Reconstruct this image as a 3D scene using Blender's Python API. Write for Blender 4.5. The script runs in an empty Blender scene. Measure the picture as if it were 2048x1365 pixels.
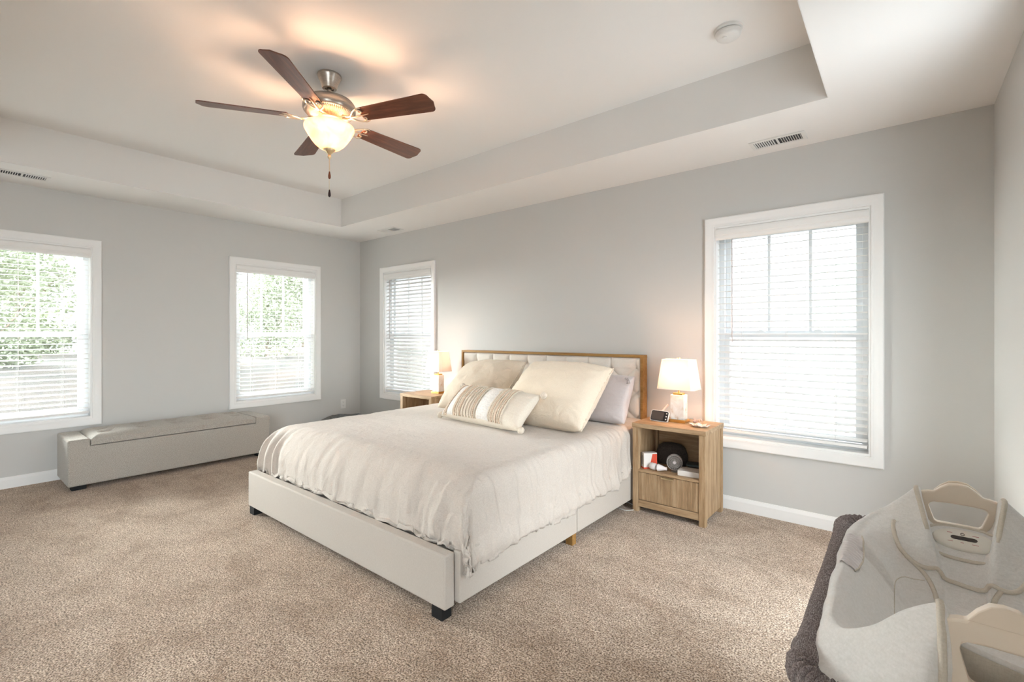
import bpy, bmesh, math, random
from mathutils import Vector, Matrix, noise
from mathutils.bvhtree import BVHTree
PI = math.pi
scene = bpy.context.scene
COL = scene.collection

# ------------------------------------------------------------------ camera, sky, exposure
XL, XR, YB, YN = -5.494, 0.377, 3.544, -2.70        # wall planes
HC, HT = 2.437, 2.745                               # soffit and tray heights
cam_data = bpy.data.cameras.new('camera')
cam_data.sensor_width = 36
cam_data.lens = 948.66 / 2048 * 36
cam_data.shift_y = -0.00602
cam_data.clip_start = 0.05
cam = bpy.data.objects.new('camera', cam_data)
COL.objects.link(cam)
cam.location = (0, 0, 1.22)
cam.rotation_euler = (PI / 2, 0, 0.68776)
scene.camera = cam

world = bpy.data.worlds.new('sky'); scene.world = world
world.use_nodes = True
wn = world.node_tree.nodes; wl = world.node_tree.links
bg = wn['Background']
bg.inputs[1].default_value = 1.0
bg.inputs[0].default_value = (0.95, 0.965, 1.03, 1)
# hazy sky, boosted on +X to light the room through added unseen doors
SKY, SKY_R, SKY_F = 1.2, 11.5, 0.3
_tc = wn.new('ShaderNodeTexCoord'); _sx = wn.new('ShaderNodeSeparateXYZ')
wl.new(_tc.outputs['Generated'], _sx.inputs[0])
_m = wn.new('ShaderNodeMapRange'); _m.interpolation_type = 'SMOOTHSTEP'
for _k, _q in enumerate((0.05, 0.45, SKY, SKY_R)): _m.inputs[_k + 1].default_value = _q
wl.new(_sx.outputs[0], _m.inputs[0])
_m2 = wn.new('ShaderNodeMapRange'); _m2.interpolation_type = 'SMOOTHSTEP'
for _k, _q in enumerate((0.60, 0.85, 0.0, SKY_F)): _m2.inputs[_k + 1].default_value = _q
wl.new(_sx.outputs[1], _m2.inputs[0])
_m4 = wn.new('ShaderNodeMapRange'); _m4.interpolation_type = 'SMOOTHSTEP'
for _k, _q in enumerate((0.15, 0.45, 0.0, 1.0)): _m4.inputs[_k + 1].default_value = _q
wl.new(_sx.outputs[1], _m4.inputs[0])
_mx = wn.new('ShaderNodeMix'); wl.new(_m4.outputs[0], _mx.inputs[0]); wl.new(_m.outputs[0], _mx.inputs[2]); _mx.inputs[3].default_value = SKY
_a = wn.new('ShaderNodeMath'); wl.new(_mx.outputs[0], _a.inputs[0]); wl.new(_m2.outputs[0], _a.inputs[1]); 
_m3 = wn.new('ShaderNodeMapRange'); _m3.interpolation_type = 'SMOOTHSTEP'
for _k, _q in enumerate((-0.12, 0.06, 0.48, 1.0)): _m3.inputs[_k + 1].default_value = _q
wl.new(_sx.outputs[2], _m3.inputs[0])
_b = wn.new('ShaderNodeMath'); _b.operation = 'MULTIPLY'; wl.new(_a.outputs[0], _b.inputs[0]); wl.new(_m3.outputs[0], _b.inputs[1]); wl.new(_b.outputs[0], bg.inputs[1])
# low veiled sun on the left
_s = bpy.data.lights.new('sun', 'SUN'); _s.energy = 38; _s.angle = math.radians(42); _s.color = (1.0, 0.99, 0.98)
_so = bpy.data.objects.new('sun', _s); COL.objects.link(_so)
_az, _el = math.radians(14), math.radians(14)
_so.rotation_euler = Vector((math.cos(_az) * math.cos(_el), math.sin(_az) * math.cos(_el), -math.sin(_el))).to_track_quat('-Z', 'Y').to_euler()
scene.view_settings.view_transform = 'Standard'
scene.view_settings.look = 'None'
scene.view_settings.gamma = 1
scene.view_settings.use_curve_mapping = False
scene.view_settings.exposure = 1.02
cy = scene.cycles
cy.use_denoising = True
cy.max_bounces = 10; cy.diffuse_bounces = 6; cy.glossy_bounces = 3
cy.transmission_bounces = 6; cy.transparent_max_bounces = 16
cy.sample_clamp_indirect = 6
cy.caustics_reflective = False; cy.caustics_refractive = False

def lamp(name, loc, power, color, radius=0.03):
    d = bpy.data.lights.new(name, 'POINT')
    d.energy = power; d.color = color; d.shadow_soft_size = radius
    o = bpy.data.objects.new(name, d); COL.objects.link(o); o.location = loc
    return o

# ------------------------------------------------------------------ materials
MATS = {}
def mat(name, color, rough=0.8, metal=0.0, spec=0.3, build=None, sheen=0.0):
    m = bpy.data.materials.new(name); m.use_nodes = True
    nt = m.node_tree; b = nt.nodes['Principled BSDF']
    b.inputs['Base Color'].default_value = (*color, 1)
    b.inputs['Roughness'].default_value = rough
    b.inputs['Metallic'].default_value = metal
    b.inputs['Specular IOR Level'].default_value = spec
    if sheen:
        b.inputs['Sheen Weight'].default_value = sheen
    if build: build(nt, b)
    MATS[name] = m
    return m
def nd(nt, t, **kw):
    n = nt.nodes.new(t)
    for k, v in kw.items(): setattr(n, k, v)
    return n
def coords(nt, scale=(1, 1, 1), kind='Object', rot=(0, 0, 0)):
    tc = nd(nt, 'ShaderNodeTexCoord'); mp = nd(nt, 'ShaderNodeMapping')
    mp.inputs['Scale'].default_value = scale
    mp.inputs['Rotation'].default_value = rot
    nt.links.new(tc.outputs[kind], mp.inputs[0])
    return mp.outputs[0]
def noise_n(nt, vec, scale, detail=3, rough=0.5, dist=0.0):
    n = nd(nt, 'ShaderNodeTexNoise')
    n.inputs['Scale'].default_value = scale; n.inputs['Detail'].default_value = detail
    n.inputs['Roughness'].default_value = rough; n.inputs['Distortion'].default_value = dist
    nt.links.new(vec, n.inputs['Vector'])
    return n.outputs['Fac']
def ramp(nt, fac, stops):
    r = nd(nt, 'ShaderNodeValToRGB'); e = r.color_ramp.elements
    while len(e) < len(stops): e.new(0.5)
    for k, (p, c) in enumerate(stops):
        e[k].position = p; e[k].color = (*c, 1)
    nt.links.new(fac, r.inputs[0])
    return r.outputs[0]
def mixc(nt, fac, a, b, mode='MIX'):
    m = nd(nt, 'ShaderNodeMix', data_type='RGBA', blend_type=mode)
    if isinstance(fac, float): m.inputs[0].default_value = fac
    else: nt.links.new(fac, m.inputs[0])
    for s, v in ((6, a), (7, b)):
        if isinstance(v, tuple): m.inputs[s].default_value = (*v, 1)
        else: nt.links.new(v, m.inputs[s])
    return m.outputs[2]
def bump(nt, b, h, strength=0.3, dist=0.01, normal=None):
    n = nd(nt, 'ShaderNodeBump')
    n.inputs['Strength'].default_value = strength; n.inputs['Distance'].default_value = dist
    nt.links.new(h, n.inputs['Height'])
    if normal is not None: nt.links.new(normal, n.inputs['Normal'])
    nt.links.new(n.outputs[0], b.inputs['Normal'])
    return n.outputs[0]

def paint(col, sc=160, st=0.08):
    def f(nt, b):
        v = coords(nt)
        bump(nt, b, noise_n(nt, v, sc, 3), st, 0.002)
    return f
mat('wall_paint', (0.605, 0.597, 0.580), 0.75, spec=0.2, build=paint(0, 220, 0.12))
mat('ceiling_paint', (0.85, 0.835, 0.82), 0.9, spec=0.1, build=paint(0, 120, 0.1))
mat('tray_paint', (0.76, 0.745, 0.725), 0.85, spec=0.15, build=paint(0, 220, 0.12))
mat('trim_white', (0.86, 0.855, 0.845), 0.35, spec=0.4)
mat('vinyl_white', (0.80, 0.82, 0.84), 0.35, spec=0.4)
mat('blind_white', (0.85, 0.84, 0.825), 0.4, spec=0.35)
mat('cord_white', (0.75, 0.74, 0.72), 0.8)
mat('plastic_white', (0.78, 0.77, 0.75), 0.35, spec=0.5)
mat('black_plastic', (0.015, 0.015, 0.017), 0.45)
mat('dark_slot', (0.06, 0.06, 0.065), 0.8)
mat('gold', (0.78, 0.50, 0.17), 0.28, metal=1.0)
mat('brass_pale', (0.80, 0.66, 0.42), 0.3, metal=1.0)

def carpet(nt, b):
    v = coords(nt)
    fine = noise_n(nt, v, 150, 2, 0.6)
    mid = noise_n(nt, v, 45, 4, 0.65)
    big = noise_n(nt, coords(nt, (1, 1.6, 1), rot=(0, 0, 0.6)), 2.6, 4, 0.6, 0.6)
    big2 = noise_n(nt, coords(nt, (1.5, 1, 1)), 9, 3, 0.6, 0.5)
    c1 = ramp(nt, fine, [(0.37, (0.17, 0.10, 0.06)), (0.48, (0.55, 0.42, 0.31)), (0.62, (0.98, 0.83, 0.69))])
    c2 = ramp(nt, mid, [(0.36, (0.60, 0.53, 0.46)), (0.62, (1.0, 1.0, 1.0))])
    c = mixc(nt, 0.75, c1, c2, 'MULTIPLY')
    c3 = ramp(nt, big, [(0.36, (0.68, 0.62, 0.56)), (0.5, (0.87, 0.85, 0.83)), (0.64, (1.0, 1.0, 1.0))])
    c = mixc(nt, 0.85, c, c3, 'MULTIPLY')
    c4 = ramp(nt, big2, [(0.36, (0.78, 0.75, 0.72)), (0.62, (1.0, 1.0, 1.0))])
    c = mixc(nt, 0.55, c, c4, 'MULTIPLY')
    nt.links.new(c, b.inputs['Base Color'])
    n1 = bump(nt, b, mid, 0.6, 0.012)
    bump(nt, b, fine, 0.9, 0.008, n1)
mat('carpet', (0.5, 0.4, 0.32), 0.95, spec=0.05, build=carpet, sheen=0.3)

def weave(c1, c2, sc=260, st=0.35, wr=0.0, wsc=14, dist=0.002, big=0.0):
    def f(nt, b):
        v = coords(nt)
        a = noise_n(nt, coords(nt, (1, 1, 0.25)), sc, 2, 0.6)
        a2 = noise_n(nt, coords(nt, (0.25, 0.25, 1)), sc, 2, 0.6)
        m = nd(nt, 'ShaderNodeMath', operation='ADD'); nt.links.new(a, m.inputs[0]); nt.links.new(a2, m.inputs[1])
        h = nd(nt, 'ShaderNodeMath', operation='MULTIPLY'); nt.links.new(m.outputs[0], h.inputs[0]); h.inputs[1].default_value = 0.5
        c = ramp(nt, h.outputs[0], [(0.36, c1), (0.64, c2)])
        nt.links.new(c, b.inputs['Base Color'])
        n = None
        if wr:
            w = noise_n(nt, coords(nt, (1, 1, 1)), wsc, 4, 0.62, 0.8)
            n = bump(nt, b, w, wr, 0.02)
        bump(nt, b, h.outputs[0], st, dist, n)
    return f
mat('linen', (0.7, 0.62, 0.54), 0.9, spec=0.1, build=weave((0.50, 0.44, 0.39), (0.59, 0.53, 0.475), 420, 0.35, 0.32, 16), sheen=0.2)
mat('linen_cream', (0.7, 0.6, 0.47), 0.9, spec=0.1, build=weave((0.72, 0.615, 0.49), (0.80, 0.695, 0.565), 500, 0.3, 0.35, 13), sheen=0.2)
mat('bed_fabric', (0.72, 0.67, 0.62), 0.85, spec=0.1, build=weave((0.47, 0.42, 0.37), (0.53, 0.48, 0.43), 600, 0.3), sheen=0.15)
mat('head_fabric', (0.72, 0.67, 0.62), 0.85, spec=0.1, build=weave((0.69, 0.63, 0.565), (0.76, 0.71, 0.65), 600, 0.3), sheen=0.15)
mat('bench_fabric', (0.35, 0.33, 0.3), 0.9, spec=0.1, build=weave((0.27, 0.245, 0.215), (0.56, 0.525, 0.475), 620, 0.5, dist=0.004), sheen=0.2)
mat('satin_grey', (0.52, 0.46, 0.45), 0.38, spec=0.45, build=weave((0.50, 0.445, 0.435), (0.53, 0.475, 0.465), 600, 0.05, 0.3, 16), sheen=0.3)
mat('lumbar_fabric', (0.7, 0.63, 0.54), 0.9, spec=0.1, build=weave((0.66, 0.58, 0.48), (0.76, 0.69, 0.60), 420, 0.45), sheen=0.1)
mat('lumbar_white', (0.74, 0.72, 0.69), 0.95, spec=0.1, build=weave((0.62, 0.58, 0.55), (0.80, 0.78, 0.75), 160, 0.8, dist=0.004))
mat('trim_tan', (0.62, 0.47, 0.36), 0.95, spec=0.1, build=weave((0.60, 0.44, 0.32), (0.80, 0.66, 0.54), 300, 0.8, dist=0.003))
mat('trim_cream', (0.7, 0.62, 0.52), 0.95, spec=0.1, build=weave((0.62, 0.53, 0.43), (0.78, 0.70, 0.60), 300, 0.8, dist=0.003))
mat('plush', (0.68, 0.66, 0.64), 0.95, spec=0.05, build=weave((0.72, 0.70, 0.675), (0.80, 0.78, 0.76), 300, 0.35, 0.25, 9), sheen=0.5)
mat('quilt_plush', (0.66, 0.65, 0.64), 0.95, spec=0.05, build=weave((0.68, 0.665, 0.645), (0.76, 0.745, 0.725), 300, 0.3, 0.2, 9), sheen=0.4)
mat('piping_cream', (0.66, 0.61, 0.53), 0.8, spec=0.15, build=weave((0.60, 0.545, 0.465), (0.68, 0.62, 0.54), 500, 0.3))
mat('cream_plastic', (0.80, 0.69, 0.57), 0.38, spec=0.4)
mat('ivory_plastic', (0.78, 0.74, 0.67), 0.28, spec=0.5)
mat('satin_white', (0.78, 0.74, 0.74), 0.35, spec=0.4)
def heather(nt, b):
    a = noise_n(nt, coords(nt, (1, 0.25, 1)), 600, 3, 0.7)
    c = ramp(nt, a, [(0.32, (0.09, 0.07, 0.068)), (0.5, (0.20, 0.165, 0.16)), (0.68, (0.42, 0.38, 0.37))])
    nt.links.new(c, b.inputs['Base Color'])
    w = noise_n(nt, coords(nt, (0.35, 1.0, 0.6)), 55, 3, 0.6, 1.2)
    n = bump(nt, b, w, 0.5, 0.006)
    bump(nt, b, a, 0.2, 0.002, n)
mat('heather_rail', (0.22, 0.18, 0.17), 0.9, spec=0.1, build=heather)
def mesh_net(nt, b):
    w = nd(nt, 'ShaderNodeTexWave', wave_type='BANDS', bands_direction='X')
    nt.links.new(coords(nt, rot=(0, 0, 0.5)), w.inputs[0]); w.inputs['Scale'].default_value = 60
    nt.links.new(ramp(nt, w.outputs[1], [(0.35, (0.30, 0.28, 0.26)), (0.6, (0.62, 0.60, 0.57))]), b.inputs['Base Color'])
mat('net_grey', (0.4, 0.38, 0.36), 0.9, build=mesh_net)
mat('rail_dark', (0.09, 0.10, 0.10), 0.8)

def wood(c1, c2, c3, axis='z', sc=1.0, rough=0.55):
    def f(nt, b):
        s = {'z': (14, 14, 1.1), 'x': (1.1, 14, 14), 'y': (14, 1.1, 14)}[axis]
        s = tuple(q * sc for q in s)
        v = coords(nt, s)
        a = noise_n(nt, v, 3.2, 5, 0.6, 0.6)
        c = ramp(nt, a, [(0.28, c1), (0.5, c2), (0.72, c3)])
        s2 = tuple(q * 6 for q in s)
        g = noise_n(nt, coords(nt, s2), 3.0, 3, 0.6)
        c = mixc(nt, 0.35, c, ramp(nt, g, [(0.35, (0.62, 0.58, 0.54)), (0.6, (1, 1, 1))]), 'MULTIPLY')
        nt.links.new(c, b.inputs['Base Color'])
        bump(nt, b, g, 0.15, 0.002)
    return f
OAK = ((0.27, 0.165, 0.085), (0.42, 0.28, 0.16), (0.56, 0.41, 0.26))
mat('oak_v', (0.4, 0.27, 0.15), 0.55, build=wood(*OAK, 'z'))
mat('oak_h', (0.4, 0.27, 0.15), 0.5, build=wood(*OAK, 'x'))
mat('frame_wood', (0.38, 0.2, 0.06), 0.5, build=wood((0.26, 0.13, 0.035), (0.36, 0.195, 0.06), (0.44, 0.26, 0.095), 'x', 0.5))
mat('blade_wood', (0.1, 0.04, 0.02), 0.32, spec=0.5, build=wood((0.07, 0.024, 0.013), (0.135, 0.045, 0.024), (0.22, 0.08, 0.042), 'x', 1.0))
mat('blade_edge', (0.02, 0.012, 0.01), 0.5)
def brushed(nt, b):
    a = noise_n(nt, coords(nt, (2, 2, 60)), 12, 2, 0.5)
    nt.links.new(ramp(nt, a, [(0.3, (0.42, 0.37, 0.32)), (0.7, (0.58, 0.52, 0.46))]), b.inputs['Base Color'])
mat('nickel', (0.55, 0.5, 0.44), 0.32, metal=1.0, build=brushed)
mat('nickel_carved', (0.70, 0.60, 0.48), 0.34, metal=0.9)
mat('fob_wood', (0.16, 0.045, 0.02), 0.4)
mat('fob_dark', (0.02, 0.01, 0.012), 0.4)
def marble(nt, b):
    v = coords(nt, (1, 1, 1))
    a = noise_n(nt, v, 14, 4, 0.6, 1.5)
    c = ramp(nt, a, [(0.30, (0.62, 0.44, 0.30)), (0.40, (0.78, 0.72, 0.66)), (0.6, (0.84, 0.82, 0.79))])
    nt.links.new(c, b.inputs['Base Color'])
mat('marble', (0.8, 0.78, 0.75), 0.3, spec=0.5, build=marble)

def shade_mat(name, tint, trans=0.55):
    m = bpy.data.materials.new(name); m.use_nodes = True
    nt = m.node_tree; nt.nodes.remove(nt.nodes['Principled BSDF'])
    out = nt.nodes['Material Output']
    d = nd(nt, 'ShaderNodeBsdfDiffuse'); d.inputs[0].default_value = (0.80, 0.76, 0.72, 1)
    t = nd(nt, 'ShaderNodeBsdfTranslucent'); t.inputs[0].default_value = (*tint, 1)
    x = nd(nt, 'ShaderNodeMixShader'); x.inputs[0].default_value = trans
    nt.links.new(d.outputs[0], x.inputs[1]); nt.links.new(t.outputs[0], x.inputs[2])
    nt.links.new(x.outputs[0], out.inputs[0])
    MATS[name] = m
shade_mat('shade_fabric', (0.95, 0.88, 0.82), 0.34)
def glass_mat():
    m = bpy.data.materials.new('window_glass'); m.use_nodes = True
    nt = m.node_tree; nt.nodes.remove(nt.nodes['Principled BSDF'])
    out = nt.nodes['Material Output']
    t = nd(nt, 'ShaderNodeBsdfTransparent'); t.inputs[0].default_value = (0.80, 0.83, 0.82, 1)
    g = nd(nt, 'ShaderNodeBsdfGlossy'); g.inputs['Roughness'].default_value = 0.02
    x = nd(nt, 'ShaderNodeMixShader'); x.inputs[0].default_value = 0.05
    nt.links.new(t.outputs[0], x.inputs[1]); nt.links.new(g.outputs[0], x.inputs[2])
    nt.links.new(x.outputs[0], out.inputs[0]); MATS['window_glass'] = m
    m = bpy.data.materials.new('clear_plastic'); m.use_nodes = True
    nt = m.node_tree; nt.nodes.remove(nt.nodes['Principled BSDF'])
    out = nt.nodes['Material Output']
    t = nd(nt, 'ShaderNodeBsdfTransparent'); t.inputs[0].default_value = (0.85, 0.83, 0.8, 1)
    g = nd(nt, 'ShaderNodeBsdfPrincipled'); g.inputs['Base Color'].default_value = (0.5, 0.46, 0.42, 1); g.inputs['Roughness'].default_value = 0.3
    x = nd(nt, 'ShaderNodeMixShader'); x.inputs[0].default_value = 0.45
    nt.links.new(t.outputs[0], x.inputs[1]); nt.links.new(g.outputs[0], x.inputs[2])
    nt.links.new(x.outputs[0], out.inputs[0]); MATS['clear_plastic'] = m
glass_mat()
shade_mat('alabaster_glass', (1.0, 0.86, 0.72), 0.45)
_nt = MATS['alabaster_glass'].node_tree
_v = noise_n(_nt, coords(_nt), 9, 3, 0.6, 1.0)
_c = ramp(_nt, _v, [(0.35, (0.95, 0.62, 0.42)), (0.62, (1.0, 0.88, 0.74))])
for _n in _nt.nodes:
    if _n.type == 'BSDF_TRANSLUCENT': _nt.links.new(_c, _n.inputs[0])
def foliage(nt, b):
    a = noise_n(nt, coords(nt), 0.9, 3, 0.6)
    nt.links.new(ramp(nt, a, [(0.35, (0.27, 0.30, 0.22)), (0.65, (0.36, 0.39, 0.28))]), b.inputs['Base Color'])
mat('foliage', (0.3, 0.4, 0.2), 0.8, build=foliage)
mat('bark', (0.25, 0.2, 0.16), 0.9)
def yard(nt, b):
    a = noise_n(nt, coords(nt), 0.5, 5, 0.7)
    nt.links.new(ramp(nt, a, [(0.4, (0.09, 0.09, 0.082)), (0.6, (0.135, 0.115, 0.10))]), b.inputs['Base Color'])
mat('yard', (0.5, 0.45, 0.4), 0.95, build=yard)
def siding(nt, b):
    w = nd(nt, 'ShaderNodeTexWave', wave_type='BANDS', bands_direction='Z', wave_profile='SAW')
    nt.links.new(coords(nt), w.inputs[0]); w.inputs['Scale'].default_value = 2.6
    bump(nt, b, w.outputs[1], 0.5, 0.02)
mat('siding_green', (0.30, 0.36, 0.31), 0.8, build=siding)
mat('siding_white', (0.85, 0.85, 0.85), 0.8)
mat('concrete', (0.12, 0.115, 0.105), 0.9)
mat('fence_white', (0.62, 0.62, 0.62), 0.7)
mat('print_red', (0.62, 0.07, 0.03), 0.5)
mat('box_white', (0.72, 0.68, 0.64), 0.6)
mat('paper_white', (0.70, 0.66, 0.62), 0.7)
mat('charcoal_cloth', (0.045, 0.035, 0.03), 0.9, build=weave((0.03, 0.024, 0.022), (0.07, 0.055, 0.05), 300, 0.4))
mat('slate', (0.05, 0.065, 0.065), 0.5)
mat('screen', (0.055, 0.045, 0.042), 0.18, spec=0.6)
mat('shell', (0.76, 0.68, 0.62), 0.35, build=lambda nt, b: nt.links.new(ramp(nt, noise_n(nt, coords(nt), 70, 3, 0.6, 1.0), [(0.38, (0.50, 0.26, 0.17)), (0.48, (0.80, 0.72, 0.65))]), b.inputs['Base Color']))
mat('pink_plastic', (0.74, 0.52, 0.46), 0.4)
mat('fleece_grey', (0.13, 0.13, 0.128), 0.95, build=weave((0.09, 0.09, 0.088), (0.22, 0.22, 0.215), 120, 0.8, dist=0.01))
mat('fleece_light', (0.26, 0.26, 0.255), 0.95, build=weave((0.2, 0.2, 0.2), (0.34, 0.34, 0.33), 120, 0.8, dist=0.01))
mat('rubber_black', (0.012, 0.012, 0.013), 0.7)
mat('print_dark', (0.07, 0.05, 0.05), 0.6)
mat('print_pink', (0.5, 0.22, 0.22), 0.6)

# ------------------------------------------------------------------ mesh helpers
class MB:
    def __init__(s): s.v = []; s.f = []
    def add(s, vs, fs):
        o = len(s.v); s.v += [tuple(q) for q in vs]; s.f += [tuple(i + o for i in f) for f in fs]; return s
    def box(s, x0, x1, y0, y1, z0, z1, M=None):
        vs = [Vector((x, y, z)) for z in (z0, z1) for y in (y0, y1) for x in (x0, x1)]
        if M: vs = [M @ q for q in vs]
        return s.add(vs, [(0, 2, 3, 1), (4, 5, 7, 6), (0, 1, 5, 4), (2, 6, 7, 3), (0, 4, 6, 2), (1, 3, 7, 5)])
    def tube(s, pts, r, n=10, closed=False, cap=True):
        pts = [Vector(p) for p in pts]; m = len(pts); rings = []
        up = None
        for i, p in enumerate(pts):
            a = pts[(i - 1) % m] if (closed or i > 0) else p
            b = pts[(i + 1) % m] if (closed or i < m - 1) else p
            t = (b - a).normalized()
            if up is None:
                up = t.orthogonal().normalized()
            up = (up - t * up.dot(t)).normalized()
            w = t.cross(up)
            rr = r(i / max(1, m - 1)) if callable(r) else r
            rings.append([p + (up * math.cos(2 * PI * k / n) + w * math.sin(2 * PI * k / n)) * rr for k in range(n)])
        vs = [q for g in rings for q in g]; fs = []
        for i in range(m if closed else m - 1):
            j = (i + 1) % m
            for k in range(n):
                l = (k + 1) % n
                fs.append((i * n + k, j * n + k, j * n + l, i * n + l)[::-1])
        if not closed and cap:
            fs.append(tuple(range(n))); fs.append(tuple((m - 1) * n + k for k in range(n))[::-1])
        return s.add(vs, fs)
    def lathe(s, prof, n=32, c=(0, 0, 0), M=None, cap=True):
        vs = []
        for r, z in prof:
            for k in range(n):
                q = Vector((c[0] + r * math.cos(2 * PI * k / n), c[1] + r * math.sin(2 * PI * k / n), c[2] + z))
                vs.append(M @ q if M else q)
        fs = []
        for i in range(len(prof) - 1):
            for k in range(n):
                l = (k + 1) % n
                fs.append((i * n + k, i * n + l, (i + 1) * n + l, (i + 1) * n + k))
        if cap and prof[0][0] > 1e-6: fs.append(tuple(range(n))[::-1])
        if cap and prof[-1][0] > 1e-6: fs.append(tuple((len(prof) - 1) * n + k for k in range(n)))
        return s.add(vs, fs)
    def grid(s, fn, nu, nv, flip=False):
        vs = [fn(i / nu, j / nv) for j in range(nv + 1) for i in range(nu + 1)]
        fs = []
        for j in range(nv):
            for i in range(nu):
                a = j * (nu + 1) + i
                f = (a, a + 1, a + nu + 2, a + nu + 1)
                fs.append(f[::-1] if flip else f)
        return s.add(vs, fs)
    def prism(s, poly, d0, d1, fn):
        """poly of (a,b), extruded from d0 to d1; fn(a,b,d)->point"""
        n = len(poly)
        vs = [fn(a, b, d0) for a, b in poly] + [fn(a, b, d1) for a, b in poly]
        fs = [tuple(range(n))[::-1], tuple(range(n, 2 * n))] + [(i, (i + 1) % n, n + (i + 1) % n, n + i) for i in range(n)]
        return s.add(vs, fs)
    def sphere(s, c, r, n=16, sc=(1, 1, 1)):
        prof = [(math.sin(PI * k / n) * r, -math.cos(PI * k / n) * r) for k in range(n + 1)]
        prof[0] = (0, -r); prof[-1] = (0, r)
        vs = []; 
        o = MB().lathe([(max(a, 1e-5), b) for a, b in prof], n * 2)
        return s.add([(c[0] + v[0] * sc[0], c[1] + v[1] * sc[1], c[2] + v[2] * sc[2]) for v in o.v], o.f)

def obj(name, mb, m, parent=None, smooth=False, bevel=0, seg=2, sub=0, solid=0, fix=True, label=None):
    me = bpy.data.meshes.new(name)
    me.from_pydata([tuple(q) for q in mb.v], [], mb.f)
    if fix:
        bm = bmesh.new(); bm.from_mesh(me)
        bmesh.ops.remove_doubles(bm, verts=bm.verts, dist=1e-6)
        bmesh.ops.recalc_face_normals(bm, faces=bm.faces)
        bm.to_mesh(me); bm.free()
    me.materials.append(MATS[m])
    o = bpy.data.objects.new(name, me); COL.objects.link(o)
    if solid:
        s = o.modifiers.new('s', 'SOLIDIFY'); s.thickness = solid; s.offset = 0
    if bevel:
        b = o.modifiers.new('b', 'BEVEL'); b.width = bevel; b.segments = seg; b.limit_method = 'ANGLE'; b.angle_limit = 0.6
        smooth = True
    if sub:
        q = o.modifiers.new('u', 'SUBSURF'); q.levels = sub; q.render_levels = sub
    if smooth:
        me.polygons.foreach_set('use_smooth', [True] * len(me.polygons))
        if bevel or smooth == 'auto':
            try: me.set_sharp_from_angle(angle=math.radians(38))
            except Exception: pass
    if parent: o.parent = parent
    if label: o['label'] = label
    return o
def empty(name, loc=(0, 0, 0), rz=0.0):
    o = bpy.data.objects.new(name, None); COL.objects.link(o)
    o.location = loc; o.rotation_euler = (0, 0, rz); o.empty_display_size = 0.1
    return o
def tag(o, label, cat, group=None, kind=None):
    o['label'] = label; o['category'] = cat
    if group: o['group'] = group
    if kind: o['kind'] = kind
    return o
def struct(o): o['kind'] = 'structure'; return o
def copy_tree(o, parent=None):
    c = o.copy(); COL.objects.link(c)
    if parent: c.parent = parent
    for ch in [q for q in bpy.data.objects if q.parent == o]: copy_tree(ch, c)
    return c
def RZ(a): return Matrix.Rotation(a, 4, 'Z')
def fbm(p, o=4): return noise.fractal(Vector(p), 1.0, 2.0, o)
def catmull(pts, n=8, closed=False):
    out = []; m = len(pts); P_ = [Vector(p) for p in pts]
    rng = range(m if closed else m - 1)
    for i in rng:
        p0 = P_[(i - 1) % m] if closed or i > 0 else P_[i]; p1 = P_[i]; p2 = P_[(i + 1) % m]; p3 = P_[(i + 2) % m] if closed or i < m - 2 else p2
        for k in range(n):
            t = k / n
            out.append(0.5 * ((2 * p1) + (p2 - p0) * t + (2 * p0 - 5 * p1 + 4 * p2 - p3) * t * t + (3 * p1 - p0 - 3 * p2 + p3) * t ** 3))
    if not closed: out.append(P_[-1])
    return out
def sstep(a, b, x):
    t = min(1, max(0, (x - a) / (b - a))); return t * t * (3 - 2 * t)

# ------------------------------------------------------------------ room shell
W_IN, Z0, Z1 = 0.895, 0.492, 1.990            # opening half etc
CAS = 0.062
WIN = {1: ('L', 0.430), 2: ('L', 2.4835), 3: ('B', -0.5885), 4: ('B', -4.524)}
TH = 0.16
PDS, PDZ = ((-2.60, -0.70), (1.88, 2.64)), 2.20       # glazed door openings added to the unseen right wall for fill light
def wall_mb(a0, a1, opens, fn, fill_door=False):
    m = MB(); xs = sorted([a0, a1] + ([q for c in PDS for q in c] if fill_door else []) + [q for c in opens for q in (c - W_IN / 2, c + W_IN / 2)])
    for i in range(len(xs) - 1):
        mid = (xs[i] + xs[i + 1]) / 2
        if any(abs(mid - c) < W_IN / 2 for c in opens):
            m.prism([(xs[i], 0), (xs[i + 1], 0), (xs[i + 1], Z0), (xs[i], Z0)], 0, TH, fn)
            m.prism([(xs[i], Z1), (xs[i + 1], Z1), (xs[i + 1], HC), (xs[i], HC)], 0, TH, fn)
        elif fill_door and any(a < mid < b for a, b in PDS):
            m.prism([(xs[i], PDZ), (xs[i + 1], PDZ), (xs[i + 1], HC), (xs[i], HC)], 0, TH, fn)
        else:
            m.prism([(xs[i], 0), (xs[i + 1], 0), (xs[i + 1], HC), (xs[i], HC)], 0, TH, fn)
    return m
fB = lambda a, z, d: (a, YB + d, z)
fL = lambda a, z, d: (XL - d, a, z)
fR = lambda a, z, d: (XR + d, a, z)
struct(obj('wall_back', wall_mb(XL - TH, XR + TH, [-0.5885, -4.524], fB), 'wall_paint'))
struct(obj('wall_left', wall_mb(YN, YB, [0.430, 2.4835], fL), 'wall_paint'))
struct(obj('wall_right', wall_mb(YN, YB, [], fR, True), 'wall_paint'))
struct(obj('wall_near', MB().box(XL - TH, XR + TH, YN - TH, YN, 0, HC), 'wall_paint'))
struct(obj('floor', MB().box(XL - TH, XR + TH, YN, YB + TH, -0.12, 0.0), 'carpet'))
TX0, TX1, TY0, TY1 = -4.880, -0.290, 0.034, 2.910
c = MB()
c.box(XL - TH, TX0, YN, YB + TH, HC, HT + 0.1)
c.box(TX1, XR + TH, YN, YB + TH, HC, HT + 0.1)
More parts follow.
